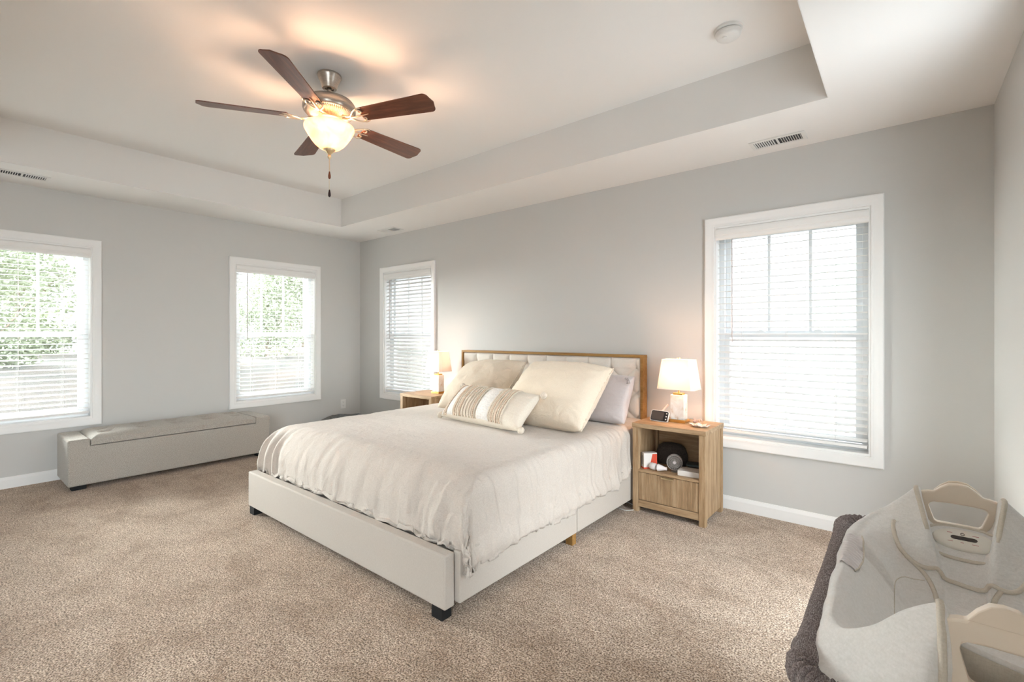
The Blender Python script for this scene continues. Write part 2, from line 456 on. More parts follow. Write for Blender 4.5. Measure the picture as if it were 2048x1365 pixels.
c.box(TX0, TX1, TY1, YB + TH, HC, HT + 0.1)
c.box(TX0, TX1, YN, TY0, HC, HT + 0.1)
c.box(TX0, TX1, TY0, TY1, HT, HT + 0.1)
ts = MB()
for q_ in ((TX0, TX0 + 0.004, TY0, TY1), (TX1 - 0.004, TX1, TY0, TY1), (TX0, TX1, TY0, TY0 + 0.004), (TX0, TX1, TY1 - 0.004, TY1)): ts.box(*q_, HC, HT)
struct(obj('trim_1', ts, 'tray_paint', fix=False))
struct(obj('ceiling', c, 'ceiling_paint', fix=False))
def baseboard(name, fn, a0, a1):
    prof = [(0, 0), (-0.014, 0), (-0.014, 0.066), (-0.010, 0.078), (-0.006, 0.088), (0, 0.09)]
    n = len(prof)
    m = MB(); vs = [fn(a0, z, d) for d, z in prof] + [fn(a1, z, d) for d, z in prof]
    m.add(vs, [tuple(range(n)), tuple(range(n, 2 * n))[::-1]] + [(i, n + i, n + (i + 1) % n, (i + 1) % n) for i in range(n)])
    struct(obj(name, m, 'trim_white'))
baseboard('baseboard_back', fB, XL, XR)
baseboard('baseboard_left', fL, YN, YB)
baseboard('baseboard_right', fR, PDS[1][1] + 0.02, YB)

for n_, (p0, p1) in enumerate(PDS):
    fill_door = struct(empty('fill_door_%d' % (n_ + 1), (XR, (p0 + p1) / 2, 0), -PI / 2))  # added opening, never in view, brings in fill daylight
    _h = (p1 - p0) / 2; _m = MB()
    for q_ in ((-_h, -_h + 0.05, 0, PDZ), (_h - 0.05, _h, 0, PDZ), (-_h + 0.05, _h - 0.05, 0, 0.05), (-_h + 0.05, _h - 0.05, PDZ - 0.05, PDZ)): _m.box(q_[0], q_[1], 0.03, 0.12, q_[2], q_[3])
    obj('frame', _m, 'vinyl_white', fill_door)
    obj('glass_pane', MB().box(-_h + 0.05, _h - 0.05, 0.07, 0.075, 0.05, PDZ - 0.05), 'window_glass', fill_door)
# ------------------------------------------------------------------ windows and blinds
def frame_rect(m, x0, x1, z0, z1, w, y0, y1):
    """picture-frame ring with inner opening x0..x1,z0..z1 and member width w, mitred"""
    out = [(x0 - w, z0 - w), (x1 + w, z0 - w), (x1 + w, z1 + w), (x0 - w, z1 + w)]
    inn = [(x0, z0), (x1, z0), (x1, z1), (x0, z1)]
    for i in range(4):
        j = (i + 1) % 4
        m.prism([out[i], out[j], inn[j], inn[i]], y0, y1, lambda a, b, d: (a, d, b))
    return m
def casing_profile():
    m = MB(); hw = W_IN / 2
    prof = [(0.0, 0.0), (0.0, -0.010), (0.010, -0.014), (0.018, -0.012), (0.030, -0.017), (0.040, -0.021), (0.056, -0.023), (CAS, -0.019), (CAS, 0.0)]
    for i in range(len(prof) - 1):
        (a, ya), (b, yb) = prof[i], prof[i + 1]
        ra = [(-hw - a, Z0 - a), (hw + a, Z0 - a), (hw + a, Z1 + a), (-hw - a, Z1 + a)]
        rb = [(-hw - b, Z0 - b), (hw + b, Z0 - b), (hw + b, Z1 + b), (-hw - b, Z1 + b)]
        for k in range(4):
            l = (k + 1) % 4
            m.add([(ra[k][0], ya, ra[k][1]), (ra[l][0], ya, ra[l][1]), (rb[l][0], yb, rb[l][1]), (rb[k][0], yb, rb[k][1])], [(0, 1, 2, 3)])
    return m
def build_window():
    r = struct(empty('window_1'))
    hw = W_IN / 2
    obj('casing', casing_profile(), 'trim_white', r, smooth='auto')
    j = MB()
    j.box(-hw, -hw + 0.012, 0.0, TH, Z0, Z1); j.box(hw - 0.012, hw, 0.0, TH, Z0, Z1)
    j.box(-hw + 0.012, hw - 0.012, 0, TH, Z0, Z0 + 0.014); j.box(-hw + 0.012, hw - 0.012, 0, TH, Z1 - 0.014, Z1)
    obj('jamb', j, 'trim_white', r)
    f = MB()
    frame_rect(f, -hw + 0.046, hw - 0.046, Z0 + 0.048, Z1 - 0.048, 0.034, 0.085, 0.155)
    obj('frame', f, 'vinyl_white', r, bevel=0.002)
    zm = 1.222
    up = MB(); frame_rect(up, -hw + 0.080, hw - 0.080, zm + 0.026, Z1 - 0.080, 0.034, 0.120, 0.148)
    us = obj('upper_sash', up, 'vinyl_white', r, bevel=0.002)
    mu = MB(); gw = W_IN - 0.16
    for k in (-1, 1):
        mu.box(k * gw / 6 - 0.009, k * gw / 6 + 0.009, 0.129, 0.139, zm + 0.026, Z1 - 0.080)
    obj('muntin', mu, 'vinyl_white', us)
    obj('glass_pane', MB().box(-gw / 2, gw / 2, 0.133, 0.135, zm + 0.026, Z1 - 0.08), 'window_glass', us)
    lo = MB(); frame_rect(lo, -hw + 0.080, hw - 0.080, Z0 + 0.092, zm - 0.020, 0.036, 0.090, 0.118)
    ls = obj('lower_sash', lo, 'vinyl_white', r, bevel=0.002)
    obj('glass_pane', MB().box(-gw / 2, gw / 2, 0.103, 0.105, Z0 + 0.092, zm - 0.020), 'window_glass', ls)
    for k in (-1, 1):
        s = MB(); x = k * 0.17
        s.prism([(x - 0.035, 0), (x + 0.035, 0), (x + 0.022, 0.009), (x + 0.006, 0.017), (x - 0.018, 0.012)], 0.092, 0.116, lambda a, b, d: (a, d, zm + 0.016 + b))
        obj('sash_lock', s, 'vinyl_white', r, bevel=0.002)
    return r
W1 = build_window()
roots = {1: W1}
for n in (2, 3, 4):
    roots[n] = copy_tree(W1); roots[n].name = 'window_%d' % n
def place_win(o, n):
    side, cc = WIN[n]
    if side == 'L': o.location = (XL, cc, 0); o.rotation_euler = (0, 0, PI / 2)
    else: o.location = (cc, YB, 0); o.rotation_euler = (0, 0, 0)
for n, o in roots.items(): place_win(o, n)

def build_blind(tilt, label, rail_z=0.545):
    r = empty('window_blind'); hw = W_IN / 2 - 0.018
    va = MB()
    prof = [(0.004, 0.0), (-0.006, 0.004), (-0.012, 0.012), (-0.012, 0.030), (-0.016, 0.034), (-0.016, 0.060), (-0.013, 0.072), (-0.006, 0.080), (0.004, 0.080)]
    zt = Z1 - 0.016
    va.prism([(zt - 0.080 + b, a) for a, b in prof], -hw - 0.008, hw + 0.008, lambda z, y, d: (d, y + 0.004, z))
    obj('valance', va, 'blind_white', r, smooth='auto')
    hr = MB().box(-hw, hw, 0.012, 0.062, zt - 0.05, zt - 0.002)
    obj('head_rail', hr, 'blind_white', r)
    sl = MB(); pitch = 0.0435; n = int((zt - 0.085 - rail_z - 0.02) / pitch)
    yc = 0.040
    for k in range(n + 1):
        z = zt - 0.10 - k * (zt - 0.10 - rail_z - 0.032) / n
        a = tilt * (1 + 0.12 * math.sin(k * 2.1))
        pts = []
        for q in (-1, -0.5, 0, 0.5, 1):
            w = q * 0.0245; cr = 0.0016 * (1 - q * q)
            pts.append((yc + w * math.cos(a) - cr * math.sin(a), z + w * math.sin(a) + cr * math.cos(a)))
        nn = len(pts); t = 0.0024
        vs = [(x, y, zz + o) for x in (-hw, hw) for o in (0, t) for (y, zz) in pts]
        fs = []
        for i in range(nn - 1):
            fs.append((i, i + 1, 2 * nn + i + 1, 2 * nn + i)); fs.append((nn + i, 3 * nn + i, 3 * nn + i + 1, nn + i + 1))
            fs.append((i, nn + i, nn + i + 1, i + 1)); fs.append((2 * nn + i, 2 * nn + i + 1, 3 * nn + i + 1, 3 * nn + i))
        fs.append((0, 2 * nn, 3 * nn, nn)); fs.append((nn - 1, 2 * nn - 1, 4 * nn - 1, 3 * nn - 1))
        sl.add(vs, fs)
    obj('slats', sl, 'blind_white', r)
    br = MB().box(-hw, hw, yc - 0.026, yc + 0.026, rail_z - 0.012, rail_z + 0.006)
    obj('bottom_rail', br, 'blind_white', r, bevel=0.003)
    for k, x in enumerate((-0.27, 0.0, 0.27)):
        cdm = MB()
        for y in (yc - 0.0265, yc + 0.0265): cdm.tube([(x, y, rail_z), (x, y, zt - 0.05)], 0.0011, 5)
        obj('ladder_cord', cdm, 'cord_white', r)
    wd = MB().tube([(-hw + 0.10, -0.004, zt - 0.085), (-hw + 0.102, -0.006, 1.17)], 0.004, 8)
    wand = obj('tilt_wand', wd, 'wand', r, smooth=True)
    obj('hook', MB().tube([(-hw + 0.10, 0.014, zt - 0.06), (-hw + 0.10, -0.004, zt - 0.085)], 0.002, 6), 'cord_white', wand)
    tag(r, label, 'blind', 'white window blinds')
    return r
mat('grille_grey', (0.36, 0.33, 0.31), 0.4)
mat('wand', (0.62, 0.56, 0.56), 0.3, spec=0.5)
for n, t, lab in ((1, 0.06, 'white slatted blind on the leftmost window, cut by the photo edge, trees behind it'),
                  (2, 0.05, 'white slatted blind with open slats on the window above the end of the grey bench'),
                  (3, 0.20, 'large white slatted blind on the window beside the lit right-hand lamp'),
                  (4, 0.52, 'white slatted blind with nearly closed slats behind the left-hand bedside lamp')):
    b = build_blind(t, lab); place_win(b, n)

# ------------------------------------------------------------------ outside
random.seed(4)
struct(obj('ground_outside', MB().box(-60, XL - TH - 0.01, -30, 45, -1.5, -1.35).box(XL - TH - 0.01, 14, YB + TH + 0.01, 45, -1.5, -1.35), 'concrete'))
def hill(u, v):
    x = -9 - 32 * u; y = -30 + 75 * v
    return (x, y, -1.4 + 1.25 * sstep(0, 0.35, u) + 0.6 * u + 0.12 * fbm((x * 0.4, y * 0.4, 0)))
struct(obj('hillside', MB().grid(hill, 40, 90), 'yard', smooth=True))
def tree_mesh(seed, n=9000):
    random.seed(seed); m = MB()
    blobs = [(random.uniform(-1.2, 1.2), random.uniform(-1.2, 1.2), random.uniform(1.0, 5.6), random.uniform(0.7, 1.2)) for _ in range(20)]
    for i in range(n):
        bx, by, bz, br = random.choice(blobs)
        d = Vector((random.gauss(0, 1), random.gauss(0, 1), random.gauss(0, 1))).normalized() * br * random.uniform(0.55, 1.08)
        p = Vector((bx, by, bz)) + d
        a = Vector((random.gauss(0, 1), random.gauss(0, 1), random.gauss(0, 1))).normalized()
        b = a.orthogonal().normalized(); s = random.uniform(0.045, 0.095)
        m.add([p + a * s, p + b * s * 0.6, p - a * s, p - b * s * 0.6], [(0, 1, 2, 3)])
    return m
protos = []
for s in (1, 2, 3):
    r = empty('leafy_tree'); tr = MB()
    tr.tube([(0, 0, -0.5), (0.05, 0, 1.2), (0, 0.1, 2.8), (0.1, 0, 4.6)], lambda t: 0.13 * (1 - t * 0.7), 8)
    for k in range(5):
        a = k * 1.3 + s
        tr.tube([(0, 0, 1.5 + k * 0.5), (math.cos(a) * 0.7, math.sin(a) * 0.7, 2.3 + k * 0.5), (math.cos(a) * 1.3, math.sin(a) * 1.3, 3.2 + k * 0.45)], lambda t: 0.05 * (1 - t * 0.7), 6)
    obj('trunk', tr, 'bark', r, smooth=True)
    obj('crown', tree_mesh(s * 7), 'foliage', r, fix=False)
    protos.append(r)
spots = [(-24.0, 1.0, 1.0), (-25.0, 5.6, 1.15), (-24.5, 10.6, 0.95), (-26.5, 15.5, 0.75), (-27.5, 19.8, 0.62), (-25.0, -3.8, 1.1),
         (-33.5, 2.6, 1.3), (-34.0, 10.0, 1.35), (-34.5, 17.4, 1.15), (-33.5, -4.6, 1.3)]
def hz(x, y):
    u = (-9 - x) / 32
    return -1.4 + 1.25 * sstep(0, 0.35, u) + 0.6 * u
for i, (x, y, s) in enumerate(spots):
    o = protos[i] if i < 3 else copy_tree(protos[i % 3])
    o.location = (x, y, hz(x, y) - 0.9 * s); o.rotation_euler = (0, 0, i * 1.7); o.scale = (s, s, s)
    tag(o, 'leafy green tree in the woods seen through the blinds of the left wall windows', 'tree', 'trees beyond the left wall windows')
hs = empty('neighbouring_house', (-1.395, 11.5, -1.25))
obj('wall', MB().box(0, 6, 0, 6, 0, 3.9), 'siding_green', hs)
obj('corner_trim', MB().box(-0.14, 0, -0.03, 0.1, 0, 3.9), 'siding_white', hs)
obj('eave', MB().box(0.0, 6.3, 0.0, 6.3, 3.9, 4.0), 'siding_white', hs)
wf = obj('window_frame', frame_rect(MB(), 1.6, 2.5, 1.8, 3.4, 0.1, -0.05, 0.0), 'siding_white', hs)
obj('pane', MB().box(1.6, 2.5, -0.02, -0.01, 1.8, 3.4), 'slate', wf)
tag(hs, 'pale green sided neighbouring house with white corner board seen through the right-hand window', 'house')

vf = empty('yard_fence', (-2.5, 8.2, -1.2))
fp = MB()
for k in range(50): fp.box(-7 + k * 0.2, -7 + k * 0.2 + 0.196, 0, 0.02, 0.05, 2.35)
obj('boards', fp, 'fence_white', vf)
for k in range(6): obj('post', MB().box(-7 + k * 2, -6.87 + k * 2, 0.02, 0.15, 0, 2.42), 'fence_white', vf)
for z in (0.05, 2.33): obj('rail', MB().box(-7, 3, -0.02, 0.04, z, z + 0.09), 'fence_white', vf)
tag(vf, 'white board fence outside, below the sash of the large right-hand window', 'fence')

# ------------------------------------------------------------------ ceiling fan
FX, FY = -2.597, 1.472
fan = empty('ceiling_fan', (FX, FY, HT))
tag(fan, 'five-blade ceiling fan with dark wood blades and a lit glass bowl in the tray ceiling', 'fan')
Z = lambda z: z - HT
obj('canopy', MB().lathe([(0.066, 0), (0.068, -0.006), (0.066, -0.014), (0.058, -0.03), (0.047, -0.055), (0.043, -0.07), (0.040, -0.080), (0.026, -0.082), (0.024, -0.074)], 40), 'nickel', fan, smooth='auto')
obj('downrod', MB().lathe([(0.0125, -0.06), (0.0125, -0.155)], 20), 'nickel', fan, smooth='auto')
obj('motor_housing', MB().lathe([(0.02, -0.140), (0.05, -0.142), (0.10, -0.148), (0.133, -0.158), (0.146, -0.176), (0.148, -0.203), (0.144, -0.216), (0.137, -0.224), (0.130, -0.226)], 56), 'nickel', fan, smooth='auto')
rb = MB()
N = 72
def ribprof(k, r, z): return r
vs = []; prof = [(0.136, -0.224, 0), (0.126, -0.233, 1), (0.108, -0.245, 1), (0.086, -0.256, 1), (0.068, -0.262, 0)]
for (r, z, w) in prof:
    for k in range(N * 2):
        zz = z - (0.004 if k % 2 else -0.003) * w
        a = PI * k / N
        vs.append((r * math.cos(a), r * math.sin(a), zz))
fs = []
M2 = N * 2
for i in range(len(prof) - 1):
    for k in range(M2): fs.append((i * M2 + k, i * M2 + (k + 1) % M2, (i + 1) * M2 + (k + 1) % M2, (i + 1) * M2 + k))
obj('vented_plate', MB().add(vs, fs), 'nickel_carved', fan)
obj('switch_housing', MB().lathe([(0.070, -0.258), (0.064, -0.264), (0.060, -0.280), (0.066, -0.292), (0.085, -0.300), (0.096, -0.304), (0.096, -0.312)], 40), 'nickel_carved', fan, smooth='auto')
bowlp = [(0.136, -0.303), (0.138, -0.308), (0.1385, -0.313), (0.138, -0.319), (0.131, -0.333), (0.118, -0.356), (0.101, -0.382), (0.082, -0.406), (0.058, -0.426), (0.03, -0.438), (0.006, -0.441)]
obj('glass_bowl', MB().lathe(bowlp, 48, cap=False), 'alabaster_glass', fan, smooth=True, solid=0.003)
obj('finial', MB().lathe([(0.034, -0.430), (0.032, -0.440), (0.022, -0.452), (0.012, -0.462), (0.007, -0.470), (0.011, -0.478), (0.009, -0.486), (0.004, -0.492), (0.001, -0.495)], 24), 'brass_pale', fan, smooth='auto')
def chain(x, z1, fm, nm):
    c = MB()
    z = -0.49
    while z > z1:
        c.sphere((x, 0, z), 0.0016, 4); z -= 0.0042
    o = obj('pull_chain', c, 'brass_pale', fan)
    obj('pull_fob', MB().lathe([(0.001, z1 + 0.002), (0.004, z1 - 0.004), (0.0072, z1 - 0.022), (0.0078, z1 - 0.034), (0.005, z1 - 0.042), (0.001, z1 - 0.044)], 14), fm, o, smooth=True, label=nm)
chain(0.003, -0.565, 'fob_wood', 'reddish wooden fob')
chain(-0.003, -0.672, 'fob_dark', 'dark fob on the longer chain')
BZ = 2.484 - HT
def blade_outline():
    pts = []
    r0, r1 = 0.225, 0.682
    pts += [(r0, -0.052), (r1 - 0.05, -0.070)]
    for k in range(7):
        a = -PI / 2 + (PI / 2) * k / 6
        pts.append((r1 - 0.042 + 0.030 * math.cos(a), -0.040 + 0.030 * math.sin(a)))
    pts.append((r1, 0.0))
    for k in range(7):
        a = (PI / 2) * k / 6
        pts.append((r1 - 0.042 + 0.030 * math.cos(a), 0.040 + 0.030 * math.sin(a)))
    pts += [(r1 - 0.05, 0.070), (r0, 0.052), (r0 - 0.008, 0.03), (r0 - 0.008, -0.03)]
    return pts
pitch = math.radians(-13)
blade_me = None
for k in range(5):
    ang = math.radians(-123 + 72 * k)
    if k == 0:
        m = MB().prism(blade_outline(), -0.003, 0.003, lambda a, b, d: (a, b, d))
        bo = obj('fan_blade', m, 'blade_wood', fan, bevel=0.001)
        iron = MB()
        def strip(pts, r):
            iron.tube(catmull([Vector((x_, y_, z_)) for x_, y_, z_ in pts], 5), r, 7)
        for s in (-1, 1):
            strip([(0.085, s * 0.010, 0.004), (0.12, s * 0.012, -0.006), (0.155, s * 0.012, -0.012), (0.178, s * 0.030, -0.012), (0.205, s * 0.048, -0.009), (0.232, s * 0.040, -0.007), (0.236, s * 0.022, -0.007), (0.220, s * 0.018, -0.007)], lambda t: 0.0058 - 0.002 * t)
            strip([(0.205, s * 0.048, -0.009), (0.225, s * 0.058, -0.007), (0.248, s * 0.052, -0.006)], lambda t: 0.0048 - 0.003 * t)
        strip([(0.150, 0, -0.012), (0.20, 0, -0.010), (0.240, 0, -0.007), (0.268, 0.0, -0.005)], lambda t: 0.0065 - 0.0045 * t)
        io = obj('blade_iron', iron, 'nickel_carved', bo, smooth=True)
    else:
        bo2 = bo.copy(); COL.objects.link(bo2); io2 = io.copy(); COL.objects.link(io2); io2.parent = bo2; bo2.parent = fan
        bo_k = bo2
    t = bo if k == 0 else bo_k
    t.matrix_local = Matrix.Translation((0, 0, BZ)) @ RZ(ang) @ Matrix.Rotation(pitch, 4, 'X')
lamp('fan_bulb', (FX + 0.05, FY - 0.02, HT - 0.345), 22, (1.0, 0.60, 0.36), 0.03)
lamp('fan_bulb', (FX - 0.05, FY + 0.03, HT - 0.345), 22, (1.0, 0.60, 0.36), 0.03)

# ------------------------------------------------------------------ smoke detector, vents, outlet
sd = empty('smoke_detector', (-0.668, 2.512, HT))
obj('base', MB().lathe([(0.066, 0), (0.066, -0.010), (0.060, -0.014)], 40), 'plastic_white', sd, smooth='auto')
obj('gap_ring', MB().lathe([(0.055, -0.012), (0.055, -0.019)], 40), 'dark_slot', sd)
obj('cover', MB().lathe([(0.060, -0.018), (0.060, -0.026), (0.054, -0.038), (0.045, -0.045), (0.02, -0.049), (0.001, -0.050)], 40), 'plastic_white', sd, smooth='auto')
obj('test_button', MB().lathe([(0.011, -0.046), (0.011, -0.0500), (0.008, -0.0515), (0.001, -0.052)], 20, (-0.012, -0.022, 0)), 'cord_white', sd, smooth='auto')
tag(sd, 'round white smoke detector on the upper tray ceiling', 'smoke detector')
def vent(loc, rz, label):
    r = empty('ceiling_vent', loc, rz)
    L, Wd = 0.152, 0.075
    m = MB()
    for a in ((-L, L, -Wd, -Wd + 0.022), (-L, L, Wd - 0.022, Wd), (-L, -L + 0.022, -Wd + 0.022, Wd - 0.022), (L - 0.022, L, -Wd + 0.022, Wd - 0.022), (-0.006, 0.006, -Wd + 0.022, Wd - 0.022)):
        m.box(*a, -0.006, -0.001)
    obj('frame', m, 'plastic_white', r, bevel=0.0015)
    s = MB()
    for h in (-1, 1):
        for k in range(9):
            x = h * (0.014 + (k + 0.5) * 0.0128)
            M = Matrix.Translation((x, 0, -0.001)) @ Matrix.Rotation(h * 0.75, 4, 'Y')
            s.box(-0.0055, 0.0055, -Wd + 0.02, Wd - 0.02, -0.0007, 0.0007, M)
    obj('louvre_slats', s, 'plastic_white', r)
    obj('duct_shadow', MB().box(-L + 0.02, L - 0.02, -Wd + 0.02, Wd - 0.02, -0.0008, 0.0), 'dark_slot', r)
    tag(r, label, 'vent', 'ceiling vents around the tray')
vent((-0.600, 3.352, HC), 0, 'white ceiling vent above the right-hand window')
vent((-4.580, 3.352, HC), 0, 'white ceiling vent above the far corner window, smallest in view')
vent((-5.155, 0.420, HC), PI / 2, 'white ceiling vent above the leftmost window at the photo edge')
ol = empty('wall_outlet', (XL, 3.300, 0.343), PI / 2)
obj('cover_plate', MB().box(-0.036, 0.036, -0.006, 0, -0.058, 0.058), 'plastic_white', ol, bevel=0.002)
for k in (-1, 1):
    s = obj('socket', MB().box(-0.017, 0.017, -0.008, -0.005, k * 0.021 - 0.014, k * 0.021 + 0.014), 'plastic_white', ol, bevel=0.003)
    h = MB()
    h.box(-0.008, -0.006, -0.0085, -0.007, k * 0.021 - 0.002, k * 0.021 + 0.007); h.box(0.006, 0.008, -0.0085, -0.007, k * 0.021 - 0.002, k * 0.021 + 0.007)
    h.box(-0.002, 0.002, -0.0085, -0.007, k * 0.021 - 0.009, k * 0.021 - 0.005)
    obj('slots', h, 'dark_slot', s)
tag(ol, 'white double socket low on the left wall near the far corner', 'outlet')

# ------------------------------------------------------------------ bench
BX0, BX1, BY0, BY1 = -5.466, -4.968, 0.650, 2.168
bn = empty('storage_bench', (BX1 - 0.25, (BY0 + BY1) / 2, 0))
tag(bn, 'long low grey tweed storage bench with tufted lid against the left wall', 'bench')
def rel(o, par):  # keep world placement while parenting
    o.location = [-q for q in par.location] if par.rotation_euler.z == 0 else o.location
    return o
bx = MB()
bx.prism([(BY0, 0.035), (BY1, 0.035), (BY1, 0.398), (BY1 - 0.135, 0.398), (BY1 - 0.135, 0.338), (BY0 + 0.135, 0.338), (BY0 + 0.135, 0.398), (BY0, 0.398)], BX0, BX1, lambda a, b, d: (d, a, b))
rel(obj('body', bx, 'bench_fabric', bn, bevel=0.014, seg=3), bn)
lidb = [(BY0 + 0.14 + (0.5 + i) * (BY1 - BY0 - 0.28) / 5) for i in range(5)]
btn = [(x, y) for y in lidb for x in (BX0 + 0.17, BX1 - 0.17)]
def lid(u, v):
    x = BX0 + 0.004 + (BX1 - BX0 - 0.006) * u; y = BY0 + 0.139 + (BY1 - BY0 - 0.278) * v
    e = min(u, 1 - u) * 0.5; e2 = min(v, 1 - v) * 1.25; ee = min(e, e2)
    z = 0.388 + 0.044 * (1 - math.exp(-ee / 0.045))
    for bxx, byy in btn:
        d = math.hypot(x - bxx, y - byy)
        z -= 0.040 * math.exp(-(d / 0.040) ** 1.2)
        for dx, dy in ((1, 1), (1, -1), (-1, 1), (-1, -1)):
            q = ((x - bxx) * dx + (y - byy) * dy) / 1.414; w = abs(((x - bxx) * dx - (y - byy) * dy) / 1.414)
            if 0 < q < 0.10: z -= 0.014 * math.exp(-(w / 0.013) ** 2) * (1 - q / 0.10)
    z += 0.002 * fbm((x * 9, y * 9, 3))
    return (x, y, z)
lm = MB().grid(lid, 70, 170)
nu, nv = 70, 170
bot = 0.345
ring = [j * (nu + 1) + i for (i, j) in [(i, 0) for i in range(nu)] + [(nu, j) for j in range(nv)] + [(i, nv) for i in range(nu, 0, -1)] + [(0, j) for j in range(nv, 0, -1)]]
base = len(lm.v); lm.v += [(lm.v[i][0], lm.v[i][1], bot) for i in ring]
lm.f += [(ring[i], ring[(i + 1) % len(ring)], base + (i + 1) % len(ring), base + i)[::-1] for i in range(len(ring))] + [tuple(range(base, base + len(ring)))]
lo_ = rel(obj('lid', lm, 'bench_fabric', bn, smooth='auto'), bn)
for x, y in btn:
    q = obj('button', MB().sphere((x, y, lid((x - BX0 - 0.004) / (BX1 - BX0 - 0.006), (y - BY0 - 0.139) / (BY1 - BY0 - 0.278))[2] + 0.002), 0.010, 8, (1, 1, 0.5)), 'bench_fabric', lo_, smooth=True)
for x in (BX0 + 0.06, BX1 - 0.06):
    for y in (BY0 + 0.07, BY1 - 0.07):
        rel(obj('foot', MB().box(x - 0.035, x + 0.035, y - 0.045, y + 0.045, 0, 0.037), 'rubber_black', bn, bevel=0.004), bn)

# ------------------------------------------------------------------ bed
bed = empty('bed', (-2.48, 2.4, 0))
tag(bed, 'large cream upholstered bed with tufted headboard in a golden wood frame', 'bed')
FX0, FX1, FY0, FY1 = -3.465, -1.490, 1.366, 1.425
rel(obj('footboard', MB().box(FX0, FX1, FY0, FY1, 0.05, 0.283), 'bed_fabric', bed, bevel=0.008, seg=3), bed)
for s, x0, x1 in ((1, -1.510, -1.466), (-1, -3.486, -3.442)):
    for y0, y1 in ((1.432, 2.384), (2.390, 3.40)):
        rel(obj('side_panel', MB().box(x0, x1, y0, y1, 0.062, 0.285), 'bed_fabric', bed, bevel=0.006, seg=3), bed)
    rel(obj('leg', MB().box(x0 - 0.004, x1 - 0.004, 2.338, 2.378, 0, 0.066), 'frame_wood', bed, label='golden wood leg'), bed)
for x in (FX0 + 0.02, FX1 - 0.085):
    rel(obj('foot', MB().box(x, x + 0.065, FY0 + 0.002, FY0 + 0.058, 0, 0.052), 'rubber_black', bed, label='black block foot'), bed)
rel(obj('platform', MB().box(-3.44, -1.512, 1.43, 3.40, 0.16, 0.27), 'bed_fabric', bed), bed)
rel(obj('mattress', MB().box(-3.40, -1.535, 1.66, 3.41, 0.272, 0.525), 'bed_fabric', bed, bevel=0.09, seg=5), bed)
HX0, HX1, HY0, HY1, HZ1 = -3.498, -1.532, 3.440, 3.522, 1.064
fr = MB()
fr.box(HX0, HX1, HY0, HY1, HZ1 - 0.020, HZ1); fr.box(HX0, HX0 + 0.020, HY0, HY1, 0.03, HZ1 - 0.020); fr.box(HX1 - 0.020, HX1, HY0, HY1, 0.03, HZ1 - 0.020)
fr.box(HX0 + 0.02, HX1 - 0.02, HY0, HY1, 0.50, 0.52)
rel(obj('headboard_frame', fr, 'frame_wood', bed, bevel=0.001), bed)
px0, px1, pz0, pz1 = HX0 + 0.021, HX1 - 0.021, 0.52, HZ1 - 0.021
SX, SZ = 0.212, 0.098
rows = []
for r in range(5):
    z = 0.962 - r * SZ
    xs0 = [-1.592 - SX / 2 * (r % 2) - SX * k for k in range(10)]
    rows.append((z, [x for x in xs0 if px0 + 0.02 < x < px1 - 0.01]))
btns = [(x, z) for z, xs_ in rows for x in xs_]
def crease_d(x, z):
    """distance to the nearest diamond crease"""
    best = 9
    top = 0.962; bl = 0.962 - 4 * SZ
    if bl - 0.01 < z < top + 0.001:
        # diagonals: lines x/(SX/2) +- z/SZ = integer parity
        a = (x + 1.592) / (SX / 2); b = (z - top) / SZ
        for s in (1, -1):
            q = (a + s * b) / 2; f = abs(q - round(q)) * 2
            best = min(best, f * (SX / 2) * SZ / math.hypot(SX / 2, SZ))
    if z > top - 0.002:
        a = (x + 1.592) / SX; best = min(best, abs(a - round(a)) * SX)
    return best
def panel(u, v):
    x = px0 + (px1 - px0) * u; z = pz0 + (pz1 - pz0) * v
    e = min(x - px0, px1 - x, z - pz0, pz1 - z)
    d = 0.036 * (1 - math.exp(-e / 0.016))
    d *= 0.35 + 0.65 * (1 - math.exp(-(crease_d(x, z) / 0.020) ** 0.9))
    for bx_, bz_ in btns:
        if abs(x - bx_) < 0.07 and abs(z - bz_) < 0.07:
            rr = math.hypot(x - bx_, z - bz_); d -= 0.020 * math.exp(-(rr / 0.016) ** 1.3)
    return (x, HY0 + 0.022 - max(d, -0.004), z)
hp = rel(obj('headboard_panel', MB().grid(panel, 330, 92), 'head_fabric', bed, smooth=True), bed)
for z, xs_ in rows[:4]:
    for x in xs_:
        y = panel((x - px0) / (px1 - px0), (z - pz0) / (pz1 - pz0))[1]
        obj('button', MB().sphere((x, y - 0.002, z), 0.0085, 8, (1, 0.5, 1)), 'head_fabric', hp, smooth=True)

